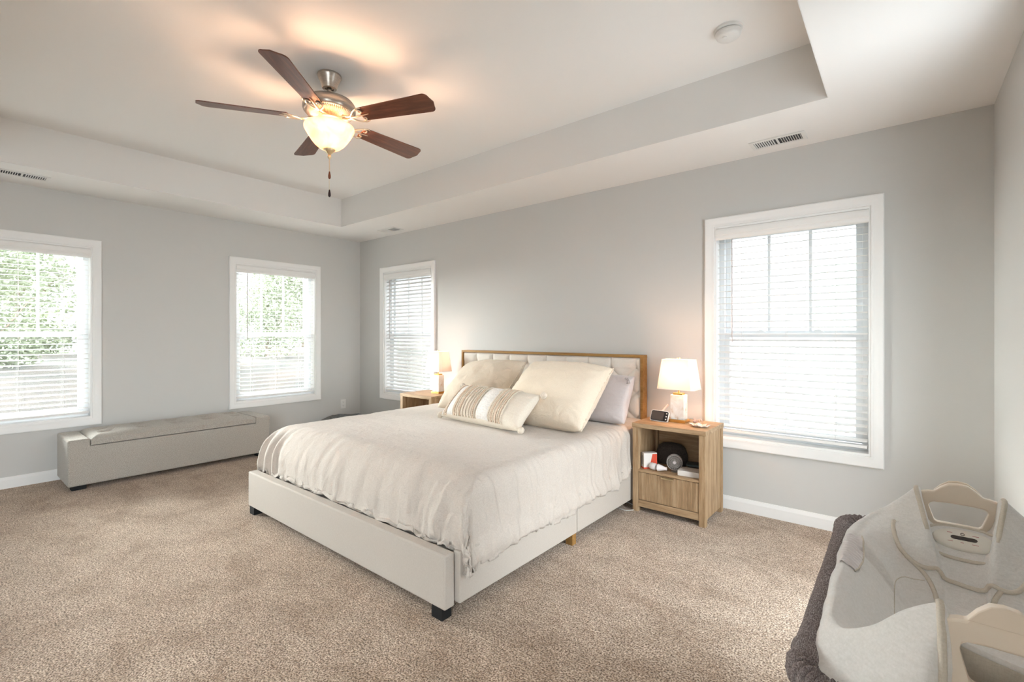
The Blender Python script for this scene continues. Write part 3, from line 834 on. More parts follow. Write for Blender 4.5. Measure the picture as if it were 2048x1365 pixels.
# ------------------------------------------------------------------ duvet
DX0, DX1, DY0, DY1, DZ = -3.455, -1.475, 1.440, 3.425, 0.572
def prof(e, R, H, flare, ell=1.0):
    """arc length past the edge -> (outwards, down); R horizontal radius, R*ell vertical"""
    if e <= 0: return 0.0, 0.0
    q = R * PI / 2 * (0.5 + 0.5 * ell)
    if e < q:
        a = e / q * PI / 2
        return R * math.sin(a), R * ell * (1 - math.cos(a))
    return R + flare * (e - q), R * ell + (e - q)
RS, RF = 0.085, 0.20
def duvet(u, v):
    # a: across, b: along (0 = head)
    ar = -1.28 + 2.70 * u
    L = DY1 - (DY1 - DY0) 
    cx_ = (DX0 + DX1) / 2; hw = (DX1 - DX0) / 2
    b = v * 2.33
    ex_r = ar - (hw - RS); ex_l = -ar - (hw - RS)
    ef = b - (DY1 - DY0 - RF)
    drop = 0.0; x = cx_ + ar; y = DY1 - b
    hl = 0.0
    if ex_r > 0:
        hang = 1.0
        o, d = prof(ex_r, RS, 1, 0.05); x = cx_ + hw - RS + o; dr = d
    elif ex_l > 0:
        o, d = prof(ex_l, RS, 1, 0.05); x = cx_ - hw + RS - o; dr = d
    else: dr = 0
    df = 0
    if ef > 0:
        o, df = prof(ef, RF, 1, 0.05, 1.15); y = DY0 + RF - o
    k = 0.05
    drop = max(dr, df) + (0.25 * min(dr, df) if min(dr, df) > 0 else 0)
    # crown of the filling
    z = DZ + 0.018 * (1 - (ar / hw) ** 2) - drop
    # foot: rests behind / on the footboard
    if ex_r <= RS * 0.9 or True:
        zf = 0.296
        inb = sstep(-1.47, -1.53, x)
        if z < zf + 0.02 and ef > 0 and inb > 0:
            z = z * (1 - inb) + inb * (zf + 0.006 * math.sin(x * 31) + 0.004 * fbm((x * 20, 0, 0)))
            y = y * (1 - inb) + inb * max(y, DY0 - 0.035 + 0.012 * fbm((x * 6, 1, 0)))
    if ex_r > 0 and ef > 0.12:
        # gathered corner: pulled outward over the footboard end
        t = sstep(0.12, 0.42, ef) * sstep(0.0, 0.10, ex_r)
        x += 0.035 * t; y += 0.01 * t; 
    return Vector((x, y, z)), ex_r, ex_l, ef, ar, b
NU, NV = 270, 240
P = [[duvet(i / NU, j / NV) for i in range(NU + 1)] for j in range(NV + 1)]
def hem_len(b, ef):
    # length of the right-hand overhang, shorter towards the headboard
    y = DY1 - b
    return 0.40 - 0.12 * sstep(2.75, 3.25, y) + 0.012 * math.sin(y * 17) + 0.01 * math.sin(y * 41 + 1) + 0.03 * sstep(1.65, 1.45, y)
dm = MB(); idx = {}
for j in range(NV + 1):
    for i in range(NU + 1):
        p, er, el, ef, ar, b = P[j][i]
        pu = P[j][min(i + 1, NU)][0] - P[j][max(i - 1, 0)][0]; pv = P[min(j + 1, NV)][i][0] - P[max(j - 1, 0)][i][0]
        n = pu.cross(pv)
        n = -n.normalized() if n.length > 1e-9 else Vector((0, 0, 1))
        if n.z < -0.2: n = -n
        amp = 0.0
        # side folds: vertical ridges growing towards the hem
        if er > -0.25:
            g = sstep(-0.25, 0.35, er)
            fold = fbm((b * 15 + 0.8 * fbm((b * 2, er * 3, 9)), er * 1.6 - b * 0.8, 2.0), 3)
            fold2 = math.sin(b * 78 + 3 * fbm((b * 3, er * 2, 5)))
            rid = (1 - min(1, 3.2 * abs(fbm((b * 7.5 + er * 2.2, er * 1.5 + 4, 6.0), 3)))) ** 2
            amp += g * (0.017 * fold + 0.010 * rid + 0.003 * fold2 * sstep(0.2, 0.45, er))
        if ef > -0.2:
            g = sstep(-0.2, 0.3, ef) * (1 - sstep(0.0, 0.2, er))
            amp += g * 0.008 * fbm((ar * 9, ef * 2.2 + ar * 2, 7), 3)
            gl = sstep(0.05, 0.25, ef) * sstep(0.62, 0.86, -ar)
            amp += gl * 0.018 * math.sin(ar * 62 + 2 * fbm((ar * 4, 0, 1)))
            gr = sstep(0.05, 0.25, ef) * sstep(0.55, 0.85, ar)
            amp += gr * 0.016 * fbm((ar * 17, ef * 5, 4), 3)
        amp += 0.0045 * fbm((ar * 3.2 + 4, b * 5.5, 0), 4) + 0.0009 * fbm((ar * 13, b * 24 + 5 * ar, 1), 2)
        # long diagonal fold line near the right-hand pillows
        if er > 0.30 and ef > 0.2:
            amp += 0.02 * fbm((b * 14, er * 12, 3), 2)
        amp += 0.012 * sstep(0.30, 0.36, er) * (1 - sstep(0.38, 0.41, er))
        q = p + n * amp
        dm.v.append(tuple(q)); 
NS = NU + 1
for j in range(NV):
    for i in range(NU):
        p, er, el, ef, ar, b = P[j][i]
        zc = dm.v[j * NS + i][2]; yc_ = p.y
        if er > 0.12 and zc < 0.205 - 0.015 * math.sin(yc_ * 9) + 0.008 * math.sin(yc_ * 37) + 0.10 * sstep(2.8, 3.15, yc_): continue
        if er > 0.6: continue
        if el > 0.40: continue
        if er < 0.12 and ef > 0.47: continue
        a = j * NS + i
        dm.f.append((a, a + 1, a + NS + 1, a + NS))
dv = obj('duvet', dm, 'linen', None, smooth=True, fix=False)
bmq = bmesh.new(); bmq.from_mesh(dv.data)
bmesh.ops.delete(bmq, geom=[v for v in bmq.verts if not v.link_faces], context='VERTS')
bmesh.ops.recalc_face_normals(bmq, faces=bmq.faces); bmq.to_mesh(dv.data); bmq.free()
so = dv.modifiers.new('s', 'SOLIDIFY'); so.thickness = 0.016; so.offset = -1
tag(dv, 'rumpled cream linen duvet hanging over the foot and side of the bed', 'duvet')

# ------------------------------------------------------------------ pillows
def pillow(name, w, h, t, origin, ax_w, ax_h, m, seed=0, pinch=0.10, power=2.6, wr=0.010, flange=0.0, droop=0.0, nu=64, nv=56, round_=0.0):
    """origin = bottom centre, ax_w along width, ax_h along height"""
    W = Vector(ax_w).normalized(); H = Vector(ax_h); H = (H - W * H.dot(W)).normalized(); N = W.cross(H).normalized()
    O = Vector(origin)
    mb = MB(); rnd = seed * 13.7
    for side in (1, -1):
        def fn(u, v, side=side):
            a, b = 2 * u - 1, 2 * v - 1
            # resample towards the edges
            a = math.sin(a * PI / 2) * 0.35 + a * 0.65; b = math.sin(b * PI / 2) * 0.35 + b * 0.65
            pin_a = 1 - pinch * (1 - b * b) * abs(a) ** 3
            pin_b = 1 - pinch * (1 - a * a) * abs(b) ** 3
            ca = 1 - round_ * (abs(a * b)) ** 4
            x = a * w / 2 * pin_a * ca; y = b * h / 2 * pin_b * ca + h / 2
            e = (1 - abs(a) ** power) * (1 - abs(b) ** power)
            d = t / 2 * max(0, e) ** 0.42 
            k = max(0, e) ** 0.5
            wrn = wr * fbm((a * 2.2 + rnd, b * 2.2, side * 3), 3) * k
            cr = (abs(a) * abs(b)) ** 2
            ang = math.atan2(b, a)
            wrn += wr * 0.55 * math.sin(ang * 46 + rnd) * sstep(0.25, 0.8, cr) * (k * 1.6)
            edge = max(abs(a), abs(b))
            wrn += wr * 0.35 * math.sin((a if abs(b) > abs(a) else b) * 34 + 4 * fbm((a * 3, b * 3, rnd), 2)) * sstep(0.55, 0.9, edge) * k
            y -= droop * b * a * a * 0
            return O + W * x + H * y + N * (side * d + wrn)
        mb.grid(fn, nu, nv, flip=(side == -1))
    o = obj(name, mb, m, None, smooth=True)
    return o, O, W, H, N
# positions worked out from where each one touches the bed
gp, *_ = pillow('bed_pillow', 0.72, 0.38, 0.16, (-1.855, 3.06, 0.588), (1, 0.03, 0.0), (0.02, 0.50, 0.86), 'satin_grey', 1, 0.03, 3.2, 0.010, round_=0.03)
tag(gp, 'smooth grey satin bed pillow behind the right-hand cream pillow', 'pillow')
bw = MB()
for s in (-1, 1):
    bw.tube([(-1.545, 3.17, 0.905), (-1.515 - 0.008 * s, 3.165 + s * 0.01, 0.90 + 0.008 * s), (-1.505, 3.15 + s * 0.018, 0.885 - 0.014 * s), (-1.528, 3.165, 0.872)], 0.005, 7)
obj('tie', bw, 'satin_grey', gp, smooth=True)
eur, *_ = pillow('square_pillow', 0.70, 0.58, 0.30, (-1.925, 2.600, 0.612), (1, 0.02, -0.02), (0.06, 0.76, 0.64), 'linen_cream', 2, 0.03, 2.2, 0.014)
tag(eur, 'large square cream pillow with frayed edge, right of the pair', 'pillow', 'large square cream pillows')
eul, *_ = pillow('square_pillow', 0.70, 0.56, 0.28, (-2.83, 2.82, 0.590), (1, -0.02, 0.06), (0.03, 0.74, 0.67), 'linen_cream', 5, 0.03, 2.2, 0.014)
tag(eul, 'large square cream pillow leaning at the left, behind the striped oblong pillow', 'pillow', 'large square cream pillows')
LO = (-2.27, 2.375, 0.612); LW_ = (1, -0.09, 0.0); LH_ = (0.03, 0.74, 0.67)
lp, O, W, H, N = pillow('lumbar_pillow', 0.80, 0.30, 0.19, LO, LW_, LH_, 'lumbar_fabric', 8, 0.06, 2.4, 0.006)
tag(lp, 'small oblong cream pillow with tan fringed stripes and corner pompoms', 'pillow')
def lumbar_pt(a, b, lift):
    w, h, t, pinch, power = 0.80, 0.30, 0.19, 0.06, 2.4
    pin_a = 1 - pinch * (1 - b * b) * abs(a) ** 3; pin_b = 1 - pinch * (1 - a * a) * abs(b) ** 3
    x = a * w / 2 * pin_a; y = b * h / 2 * pin_b + h / 2
    e = (1 - abs(a) ** power) * (1 - abs(b) ** power)
    d = t / 2 * max(0, e) ** 0.42
    return O + W * x + H * y + N * (d + lift)
front = 1 if N.y < 0 else -1
if front == -1:
    def lumbar_front(a, b, lift):
        p = lumbar_pt(a, b, 0); base = O + W * (p - O).dot(W) + H * (p - O).dot(H)
        d = (p - base).length
        return base - N * (d + lift)
else:
    lumbar_front = lumbar_pt
def band(a0, a1, m, lift=0.0035, nm='woven_band'):
    q = MB()
    def fn(u, v):
        b = -0.97 + 1.94 * v; a = a0 + (a1 - a0) * u
        return lumbar_front(a, b, lift * math.sin(PI * min(1, max(0, u))) + 0.0015)
    q.grid(fn, 8, 60); obj(nm, q, m, lp, smooth=True)
def braid(a, m, r=0.0055, nm='fringe_stripe'):
    q = MB(); pts = []
    for k in range(90):
        b = -0.975 + 1.95 * k / 89
        pts.append(lumbar_front(a + 0.004 * math.sin(k * 1.7), b, 0.004 + 0.002 * math.sin(k * 2.3)))
    q.tube(pts, lambda t: r * (1 + 0.35 * math.sin(t * 190)), 7); obj(nm, q, m, lp, smooth=True)
for a0, a1 in ((-0.97, -0.91), (-0.80, -0.62), (0.04, 0.32)): band(a0, a1, 'lumbar_white')
for a in (-0.88, -0.82, -0.56, -0.40, -0.04, 0.42, 0.52, 0.60): braid(a, 'trim_tan')
for a in (-0.85, -0.60, -0.50, -0.44, -0.32, -0.24, -0.16, -0.09, 0.0, 0.35, 0.39, 0.46, 0.56, 0.64): braid(a, 'trim_cream', 0.0045)
for a, b in ((1, -1), (1, 1), (-1, -1), (-1, 1)):
    c_ = lumbar_front(a * 1.0, b * 1.0, 0) + W * (0.018 * a) + H * (0.008 if b < 0 else 0.004)
    pm = MB()
    o_ = MB().sphere(tuple(c_), 0.023, 12)
    pm.add([Vector(c_) + (Vector(v) - Vector(c_)) * (1 + 0.12 * fbm((v[0] * 90, v[1] * 90, v[2] * 90), 2)) for v in o_.v], o_.f)
    obj('pompom', pm, 'trim_cream', lp, smooth=True)
# raised frayed seams on the square pillows
def seam(o, name, w, h, origin, ax_w, ax_h, pinch, which):
    W = Vector(ax_w).normalized(); H = Vector(ax_h); H = (H - W * H.dot(W)).normalized(); O = Vector(origin)
    q = MB(); pts = []
    for k in range(61):
        b = -1 + 2 * k / 60
        pts.append(O + W * (which * w / 2 * (1 - pinch * (1 - b * b)) + 0.003 * math.sin(k * 2.1)) + H * (b * h / 2 + h / 2) + W.cross(H) * 0.003 * math.sin(k * 1.3))
    q.tube(pts, lambda t: 0.005 + 0.002 * math.sin(t * 120), 6)
    obj(name, q, 'linen_cream', o, smooth=True)
seam(eur, 'frayed_edge', 0.70, 0.58, (-1.925, 2.600, 0.612), (1, 0.02, -0.02), (0.06, 0.76, 0.64), 0.03, 1)
seam(eul, 'frayed_edge', 0.70, 0.56, (-2.83, 2.82, 0.590), (1, -0.02, 0.06), (0.03, 0.74, 0.67), 0.03, 1)

# ------------------------------------------------------------------ nightstands
NW, ND, NH = 0.490, 0.385, 0.610
def nightstand():
    r = empty('nightstand'); w, d = NW / 2, ND
    obj('top', MB().box(-w - 0.004, w + 0.004, -0.004, d, NH - 0.030, NH), 'oak_h', r, bevel=0.0015)
    lg = 0.040
    for x in (-w, w - lg):
        for y in (0, d - lg):
            obj('leg', MB().box(x, x + lg, y, y + lg, 0, NH - 0.030), 'oak_v', r, bevel=0.001)
    for x in (-w + 0.006, w - 0.022):
        s = MB(); n = 6
        for k in range(n):
            y0 = lg + (d - 2 * lg) * k / n; y1 = lg + (d - 2 * lg) * (k + 1) / n
            s.box(x, x + 0.016, y0 + 0.0008, y1 - 0.0008, 0.036, NH - 0.030)
        obj('side_panel', s, 'oak_v', r)
    obj('back_panel', MB().box(-w + lg, w - lg, d - 0.016, d - 0.006, 0.036, NH - 0.030), 'oak_h', r)
    obj('shelf', MB().box(-w + 0.022, w - 0.022, 0.004, d - 0.016, 0.276, 0.292), 'oak_h', r)
    obj('lower_rail', MB().box(-w + lg, w - lg, 0.004, 0.026, 0.036, 0.082), 'oak_h', r, bevel=0.001)
    dm_ = MB(); x0, x1 = -w + lg + 0.003, w - lg - 0.003; z0, z1 = 0.086, 0.272
    n = 40; pts = []
    for k in range(n + 1):
        x = x0 + (x1 - x0) * k / n
        for q, yy in ((0.0, 0.0025), (0.15, 0.0), (0.85, 0.0)):
            if k < n or q == 0.0: pts.append((x + (x1 - x0) / n * q, 0.006 + yy))
    poly = pts + [(x1, 0.024), (x0, 0.024)]
    dm_.prism(poly, z0, z1, lambda a, b, dd: (a, b, dd))
    dr = obj('drawer', dm_, 'oak_v', r)
    hn = MB().box(-0.040, 0.040, -0.010, 0.006, z1 - 0.006, z1 - 0.002)
    hn.box(-0.040, 0.040, -0.010, -0.007, z1 - 0.013, z1 - 0.002)
    obj('handle', hn, 'brass_pale', dr)
    return r
ns = nightstand(); ns.location = (-1.201, 3.082, 0)
tag(ns, 'oak nightstand with full open shelf, right of the bed under the large window', 'nightstand', 'oak nightstands beside the bed')
ns2 = copy_tree(ns); ns2.location = (-3.815, 3.098, 0)
tag(ns2, 'oak nightstand with empty shelf, left of the bed in front of the corner window', 'nightstand', 'oak nightstands beside the bed')

def table_lamp():
    r = empty('table_lamp')
    obj('base_plate', MB().box(-0.058, 0.058, -0.048, 0.048, 0, 0.020), 'gold', r, bevel=0.001)
    obj('column', MB().box(-0.047, 0.047, -0.037, 0.037, 0.020, 0.190), 'marble', r, bevel=0.002)
    cp = MB().box(-0.033, 0.033, -0.026, 0.026, 0.190, 0.203)
    cp.lathe([(0.006, 0.203), (0.006, 0.255)], 14)
    obj('cap', cp, 'gold', r, bevel=0.001)
    sh = MB(); z0, z1 = 0.232, 0.436
    b = (0.130, 0.088); t = (0.104, 0.068); cc = 0.020
    def loop(hx, hy, z):
        return [(-hx, -hy + cc, z), (-hx + cc, -hy, z), (hx - cc, -hy, z), (hx, -hy + cc, z), (hx, hy - cc, z), (hx - cc, hy, z), (-hx + cc, hy, z), (-hx, hy - cc, z)]
    l0 = loop(*b, z0); l1 = loop(*t, z1)
    sh.add(l0 + l1, [(i, (i + 1) % 8, 8 + (i + 1) % 8, 8 + i) for i in range(8)])
    sho = obj('lamp_shade', sh, 'shade_fabric', r, solid=0.0015)
    for l_ in (l0, l1): obj('rim', MB().tube(l_, 0.0022, 6, closed=True), 'trim_white', sho)
    obj('finial', MB().lathe([(0.004, 0.420), (0.004, 0.436), (0.014, 0.438), (0.014, 0.450), (0.001, 0.451)], 16), 'brass_pale', r, smooth='auto')
    bl = MB().lathe([(0.010, 0.255), (0.012, 0.270), (0.010, 0.290), (0.001, 0.292)], 20)
    obj('bulb_socket', bl, 'brass_pale', r, smooth=True)
    return r
l1 = table_lamp(); l1.location = (-1.208, 3.315, NH); l1.rotation_euler = (0, 0, 0.0)
tag(l1, 'lit table lamp with marble block base on the right-hand nightstand', 'lamp', 'marble bedside lamps')
l2 = copy_tree(l1); l2.location = (-3.745, 3.345, NH); l2.rotation_euler = (0, 0, 0.0)
tag(l2, 'lit table lamp with marble block base on the left-hand nightstand', 'lamp', 'marble bedside lamps')
lamp('lamp_bulb', (-1.208, 3.315, NH + 0.335), 2.9, (1.0, 0.60, 0.36), 0.034)
lamp('lamp_bulb', (-3.745, 3.345, NH + 0.335), 1.4, (1.0, 0.60, 0.36), 0.034)
cdo = MB().tube([(-3.700, 3.40, NH + 0.01), (-3.68, 3.42, NH + 0.045), (-3.655, 3.44, NH + 0.03), (-3.64, 3.45, NH + 0.003), (-3.60, 3.46, NH + 0.003)], 0.0022, 6)
co = obj('power_cord', cdo, 'wand', l2, smooth=True); co.matrix_local = Matrix.Translation(-Vector(l2.location))

# ------------------------------------------------------------------ things on the right-hand nightstand
def tilt_box(w, h, t, loc, rz, lean):
    return Matrix.Translation(loc) @ RZ(rz) @ Matrix.Rotation(-lean, 4, 'X')
mon = empty('baby_monitor', (-1.318, 3.225, NH)); mon.scale = (1.12, 1.12, 1.12)
M = RZ(0.10) @ Matrix.Rotation(-0.50, 4, 'X') @ Matrix.Rotation(0.06, 4, 'Y')
def rr(w, h, r, n=5):
    pts = []
    for cx_, cz_, a0 in ((w / 2 - r, r, -PI / 2), (w / 2 - r, h - r, 0), (-w / 2 + r, h - r, PI / 2), (-w / 2 + r, r, PI)):
        for k in range(n + 1):
            a = a0 + PI / 2 * k / n; pts.append((cx_ + r * math.cos(a), cz_ + r * math.sin(a)))
    return pts
obj('body', MB().prism(rr(0.112, 0.072, 0.012), -0.007, 0.007, lambda a, b, d: M @ Vector((a, d, b + 0.001))), 'plastic_white', mon, smooth='auto')
fc = obj('face', MB().prism([(a, b + 0.003) for a, b in rr(0.105, 0.065, 0.010)], -0.0085, -0.007, lambda a, b, d: M @ Vector((a, d, b + 0.001))), 'black_plastic', mon)
obj('screen', MB().prism([(a - 0.011, b + 0.009) for a, b in rr(0.076, 0.052, 0.003)], -0.0090, -0.0085, lambda a, b, d: M @ Vector((a, d, b + 0.001))), 'screen', fc)
bt = MB()
for k in range(3):
    o_ = MB().sphere((0.042, -0.0088, 0.018 + 0.019 * k), 0.004, 8, (1, 0.3, 1)); bt.add([M @ Vector(v) for v in o_.v], o_.f)
obj('keys', bt, 'plastic_white', fc, smooth=True)
obj('antenna', MB().tube([M @ Vector((0.0, 0.006, 0.066)), M @ Vector((0.035, 0.006, 0.122))], 0.006, 10), 'pink_plastic', mon, smooth='auto')
obj('kickstand', MB().prism([(-0.02, 0), (0.02, 0), (0.02, 0.004), (-0.02, 0.004)], 0.0, 0.055, lambda a, b, d: (a, d, b)), 'plastic_white', mon)
tag(mon, 'small black-screened baby monitor with short aerial leaning beside the marble lamp', 'monitor')
ds = empty('shell_dish', (-1.035, 3.215, NH))
n = 48; dd = MB(); vs = []
for r_, z_ in ((0.0001, 0.002), (0.03, 0.002), (0.045, 0.008), (0.052, 0.015), (0.049, 0.016), (0.040, 0.010), (0.028, 0.006), (0.0001, 0.005)):
    for k in range(n):
        a = 2 * PI * k / n; w_ = 1 + (0.10 * math.sin(a * 9) if r_ > 0.042 else 0.0)
        vs.append((r_ * 1.25 * w_ * math.cos(a), r_ * w_ * 0.8 * math.sin(a), z_ + (0.004 * math.sin(a * 7 + 1) if r_ > 0.035 else 0)))
fs = [(i * n + k, i * n + (k + 1) % n, (i + 1) * n + (k + 1) % n, (i + 1) * n + k) for i in range(7) for k in range(n)]
obj('dish', dd.add(vs, fs), 'shell', ds, smooth=True)
tag(ds, 'shallow wavy-edged shell trinket dish at the corner of the right-hand nightstand', 'dish')
clp = MB()
for s in (-1, 1):
    clp.tube([(0, 0, 0.004), (0.012 * s, 0.004, 0.022), (0.020 * s + 0.01, 0.0, 0.030), (0.032 * s + 0.012, -0.002, 0.018 - 0.006 * s)], lambda t: 0.005 - 0.002 * t, 8)
for k in range(4):
    clp.tube([(-0.012 + 0.010 * k, 0.002, 0.026), (-0.010 + 0.011 * k, -0.010, 0.012)], 0.0022, 6)
clp.sphere((-0.012, 0.0, 0.010), 0.009, 8, (1.4, 1, 1)); clp.tube([(-0.02, -0.002, 0.0035), (0.03, 0.002, 0.0035)], 0.0035, 7)
hc = obj('hair_clip', clp, 'pink_plastic', None, smooth=True); hc.location = (-1.098, 3.345, NH)
tag(hc, 'pale pink hair claw between the marble lamp and the shell dish', 'hair clip')
SZ_ = 0.292
def put(name, mb, m, loc, rz, label, cat, **kw):
    o = obj(name, mb, m, None, **kw); o.location = loc; o.rotation_euler = (0, 0, rz); tag(o, label, cat); return o
bxr = empty('medicine_box', (-1.362, 3.165, SZ_), -0.75)
obj('carton', MB().box(-0.022, 0.022, -0.048, 0.048, 0, 0.108), 'box_white', bxr, bevel=0.001)
mk = MB()
mk.box(-0.0225, 0.0225, -0.0485, 0.0485, 0.0, 0.010)
mk.prism([(0.048, 0.0), (0.048, 0.1), (0.015, 0.1), (-0.002, 0.03)], 0.0221, 0.0226, lambda a, b, d: (d, a, b))
obj('red_print', mk, 'print_red', bxr)
pr_ = MB()
for k in range(9): pr_.box(-0.014, 0.014 - 0.004 * (k % 3), -0.0486, -0.0482, 0.030 + k * 0.007, 0.0325 + k * 0.007)
obj('small_print', pr_, 'print_dark', bxr)
tag(bxr, 'upright white carton with red print at the left of the nightstand shelf', 'box')
def pouch(u, v):
    a = 2 * PI * u; w_ = v
    sx = 0.105 * math.cos(a); sy = 0.035 * math.sin(a)
    prof_ = [(1.0, 0.0), (1.08, 0.03), (1.06, 0.08), (0.9, 0.125), (0.6, 0.148), (0.0, 0.155)]
    k = v * 5; i = min(4, int(k)); f = k - i
    r_ = prof_[i][0] * (1 - f) + prof_[i + 1][0] * f; z_ = prof_[i][1] * (1 - f) + prof_[i + 1][1] * f
    return (sx * r_, sy * r_, z_ * (1 + 0.03 * fbm((sx * 30, sy * 30, z_ * 20), 2)))
put('fabric_pouch', MB().grid(pouch, 48, 20), 'charcoal_cloth', (-1.275, 3.36, SZ_), 0.08, 'rounded dark charcoal fabric pouch at the back of the nightstand shelf', 'pouch', smooth=True)
df_ = empty('desk_fan', (-1.190, 3.185, SZ_), 0.35)
g = MB(); R = 0.049; cz = 0.064
for yy in (-0.016, 0.016):
    g.tube([(R * math.cos(2 * PI * k / 40), yy, cz + R * math.sin(2 * PI * k / 40)) for k in range(40)], 0.003, 6, closed=True)
for rr_ in (0.036, 0.024, 0.013):
    g.tube([(rr_ * math.cos(2 * PI * k / 32), -0.019, cz + rr_ * math.sin(2 * PI * k / 32)) for k in range(32)], 0.0011, 5, closed=True)
for k in range(20):
    a = 2 * PI * k / 20
    g.tube([(0.012 * math.cos(a), -0.021, cz + 0.012 * math.sin(a)), (R * math.cos(a + 0.3), -0.016, cz + R * math.sin(a + 0.3))], 0.001, 5)
obj('grille', g, 'grille_grey', df_, smooth=True)
cage = MB()
cage.lathe([(R, -0.016), (R, 0.016), (R - 0.002, 0.016), (R - 0.002, -0.016)], 40, M=Matrix.Translation((0, 0, cz)) @ Matrix.Rotation(PI / 2, 4, 'X'))
obj('drum', cage, 'clear_plastic', df_, smooth='auto')
hb_ = MB(); Mx = Matrix.Translation((0, 0, cz)) @ Matrix.Rotation(PI / 2, 4, 'X')
hb_.lathe([(0.001, 0.020), (0.010, 0.019), (0.012, 0.0), (0.012, -0.016)], 20, M=Mx)
obj('hub', hb_, 'wand', df_, smooth='auto')
for k in range(4):
    a = PI / 2 * k + 0.3
    bb = MB().add([Mx @ Vector((0.010 * math.cos(a), 0.010 * math.sin(a), 0.006)), Mx @ Vector((0.042 * math.cos(a - 0.1), 0.042 * math.sin(a - 0.1), 0.010)), Mx @ Vector((0.042 * math.cos(a + 0.8), 0.042 * math.sin(a + 0.8), -0.004)), Mx @ Vector((0.010 * math.cos(a + 0.9), 0.010 * math.sin(a + 0.9), -0.004))], [(0, 1, 2, 3)])
    obj('blade', bb, 'clear_plastic', df_, solid=0.0015)
st = MB().lathe([(0.026, 0), (0.026, 0.006), (0.012, 0.011), (0.009, 0.018)], 24)
obj('stand', st, 'clear_plastic', df_, smooth='auto')
tag(df_, 'tiny round clear desk fan with wire grille on the nightstand shelf', 'fan')
def bottle(name, loc, rz, label, cat, prof_):
    m = MB().lathe(prof_, 24, M=Matrix.Translation((0, 0, 0.024)) @ Matrix.Rotation(PI / 2, 4, 'Y'))
    return put(name, m, 'satin_white', loc, rz, label, cat, smooth='auto')
bottle('lotion_bottle', (-1.318, 3.135, SZ_), -0.25, 'short white plastic bottle lying beside the red printed carton', 'bottle', [(0.001, -0.022), (0.020, -0.022), (0.024, -0.014), (0.0235, 0.014), (0.017, 0.024), (0.001, 0.024)])
bottle('pump_flange', (-1.262, 3.128, SZ_), 0.10, 'white funnel-shaped pump flange lying in front of the tiny clear fan', 'pump part', [(0.001, -0.022), (0.024, -0.022), (0.023, -0.010), (0.016, 0.012), (0.011, 0.030), (0.011, 0.038), (0.001, 0.038)])
put('book', MB().box(-0.072, 0.072, -0.055, 0.055, 0, 0.034), 'paper_white', (-1.078, 3.175, SZ_), 0.10, 'thick white book lying at the front right of the nightstand shelf', 'book', bevel=0.002)
put('notebook', MB().box(-0.065, 0.060, -0.045, 0.045, 0, 0.012), 'slate', (-1.078, 3.30, SZ_ + 0.036), 0.18, 'dark slate notebook lying behind the thick white book', 'notebook', bevel=0.002)
put('storage_tin', MB().box(-0.06, 0.05, -0.04, 0.04, 0, 0.036), 'charcoal_cloth', (-1.078, 3.31, SZ_), 0.18, 'low dark box under the slate notebook', 'box', bevel=0.003)
chg = obj('charging_cable', MB().tube(catmull([(-1.70, 3.20, 0.004), (-1.56, 3.20, 0.004), (-1.475, 3.16, 0.004), (-1.435, 3.10, 0.004), (-1.475, 3.04, 0.004), (-1.535, 3.05, 0.004), (-1.62, 3.10, 0.004)]), 0.0028, 6), 'cord_white', None, smooth=True)
tag(chg, 'thin white cable looping on the carpet between the bed and nightstand', 'cable')

# ------------------------------------------------------------------ low plush bed in the far corner
pb = empty('pet_bed', (-4.85, 3.12, 0))
def torus(u, v, R1=0.50, R2=0.30, r=0.105):
    a, b = 2 * PI * u, 2 * PI * v
    rr_ = r * (1 + 0.10 * fbm((math.cos(a) * 4, math.sin(a) * 4, b), 2))
    return ((R1 + rr_ * math.cos(b)) * math.cos(a), (R2 + rr_ * math.cos(b)) * math.sin(a), 0.122 + rr_ * math.sin(b) * 1.12)
obj('bolster_rim', MB().grid(torus, 72, 20), 'fleece_grey', pb, smooth=True)
obj('cushion', MB().lathe([(0.30, 0.01), (0.34, 0.05), (0.2, 0.09), (0.001, 0.10)], 32), 'fleece_light', pb, smooth=True)
tag(pb, 'low dark grey fleece pet bed on the floor in the far corner', 'pet bed')

# ------------------------------------------------------------------ bassinet
bs = empty('bassinet', (0.10, 1.35, 0))
tag(bs, 'bassinet frame with padded heathered brown top rail by the right wall', 'bassinet')
RX0, RX1, RY0, RY1, RZ_ = -0.134, 0.345, 0.905, 1.80, 0.642
def rrect(x0, x1, y0, y1, r, z, n=8, m=14):
    pts = []
    for cx_, cy_, a0, p, q in ((x1 - r, y0 + r, -PI / 2, (x1, y0 + r), (x1, y1 - r)), (x1 - r, y1 - r, 0, (x1 - r, y1), (x0 + r, y1)), (x0 + r, y1 - r, PI / 2, (x0, y1 - r), (x0, y0 + r)), (x0 + r, y0 + r, PI, (x0 + r, y0), (x1 - r, y0))):
        for k in range(n + 1):
            a = a0 + PI / 2 * k / n; pts.append(Vector((cx_ + r * math.cos(a), cy_ + r * math.sin(a), z)))
        for k in range(1, m):
            pts.append(Vector((p[0] + (q[0] - p[0]) * k / m, p[1] + (q[1] - p[1]) * k / m, z)))
    return pts
rp = rrect(RX0, RX1, RY0, RY1, 0.060, RZ_)
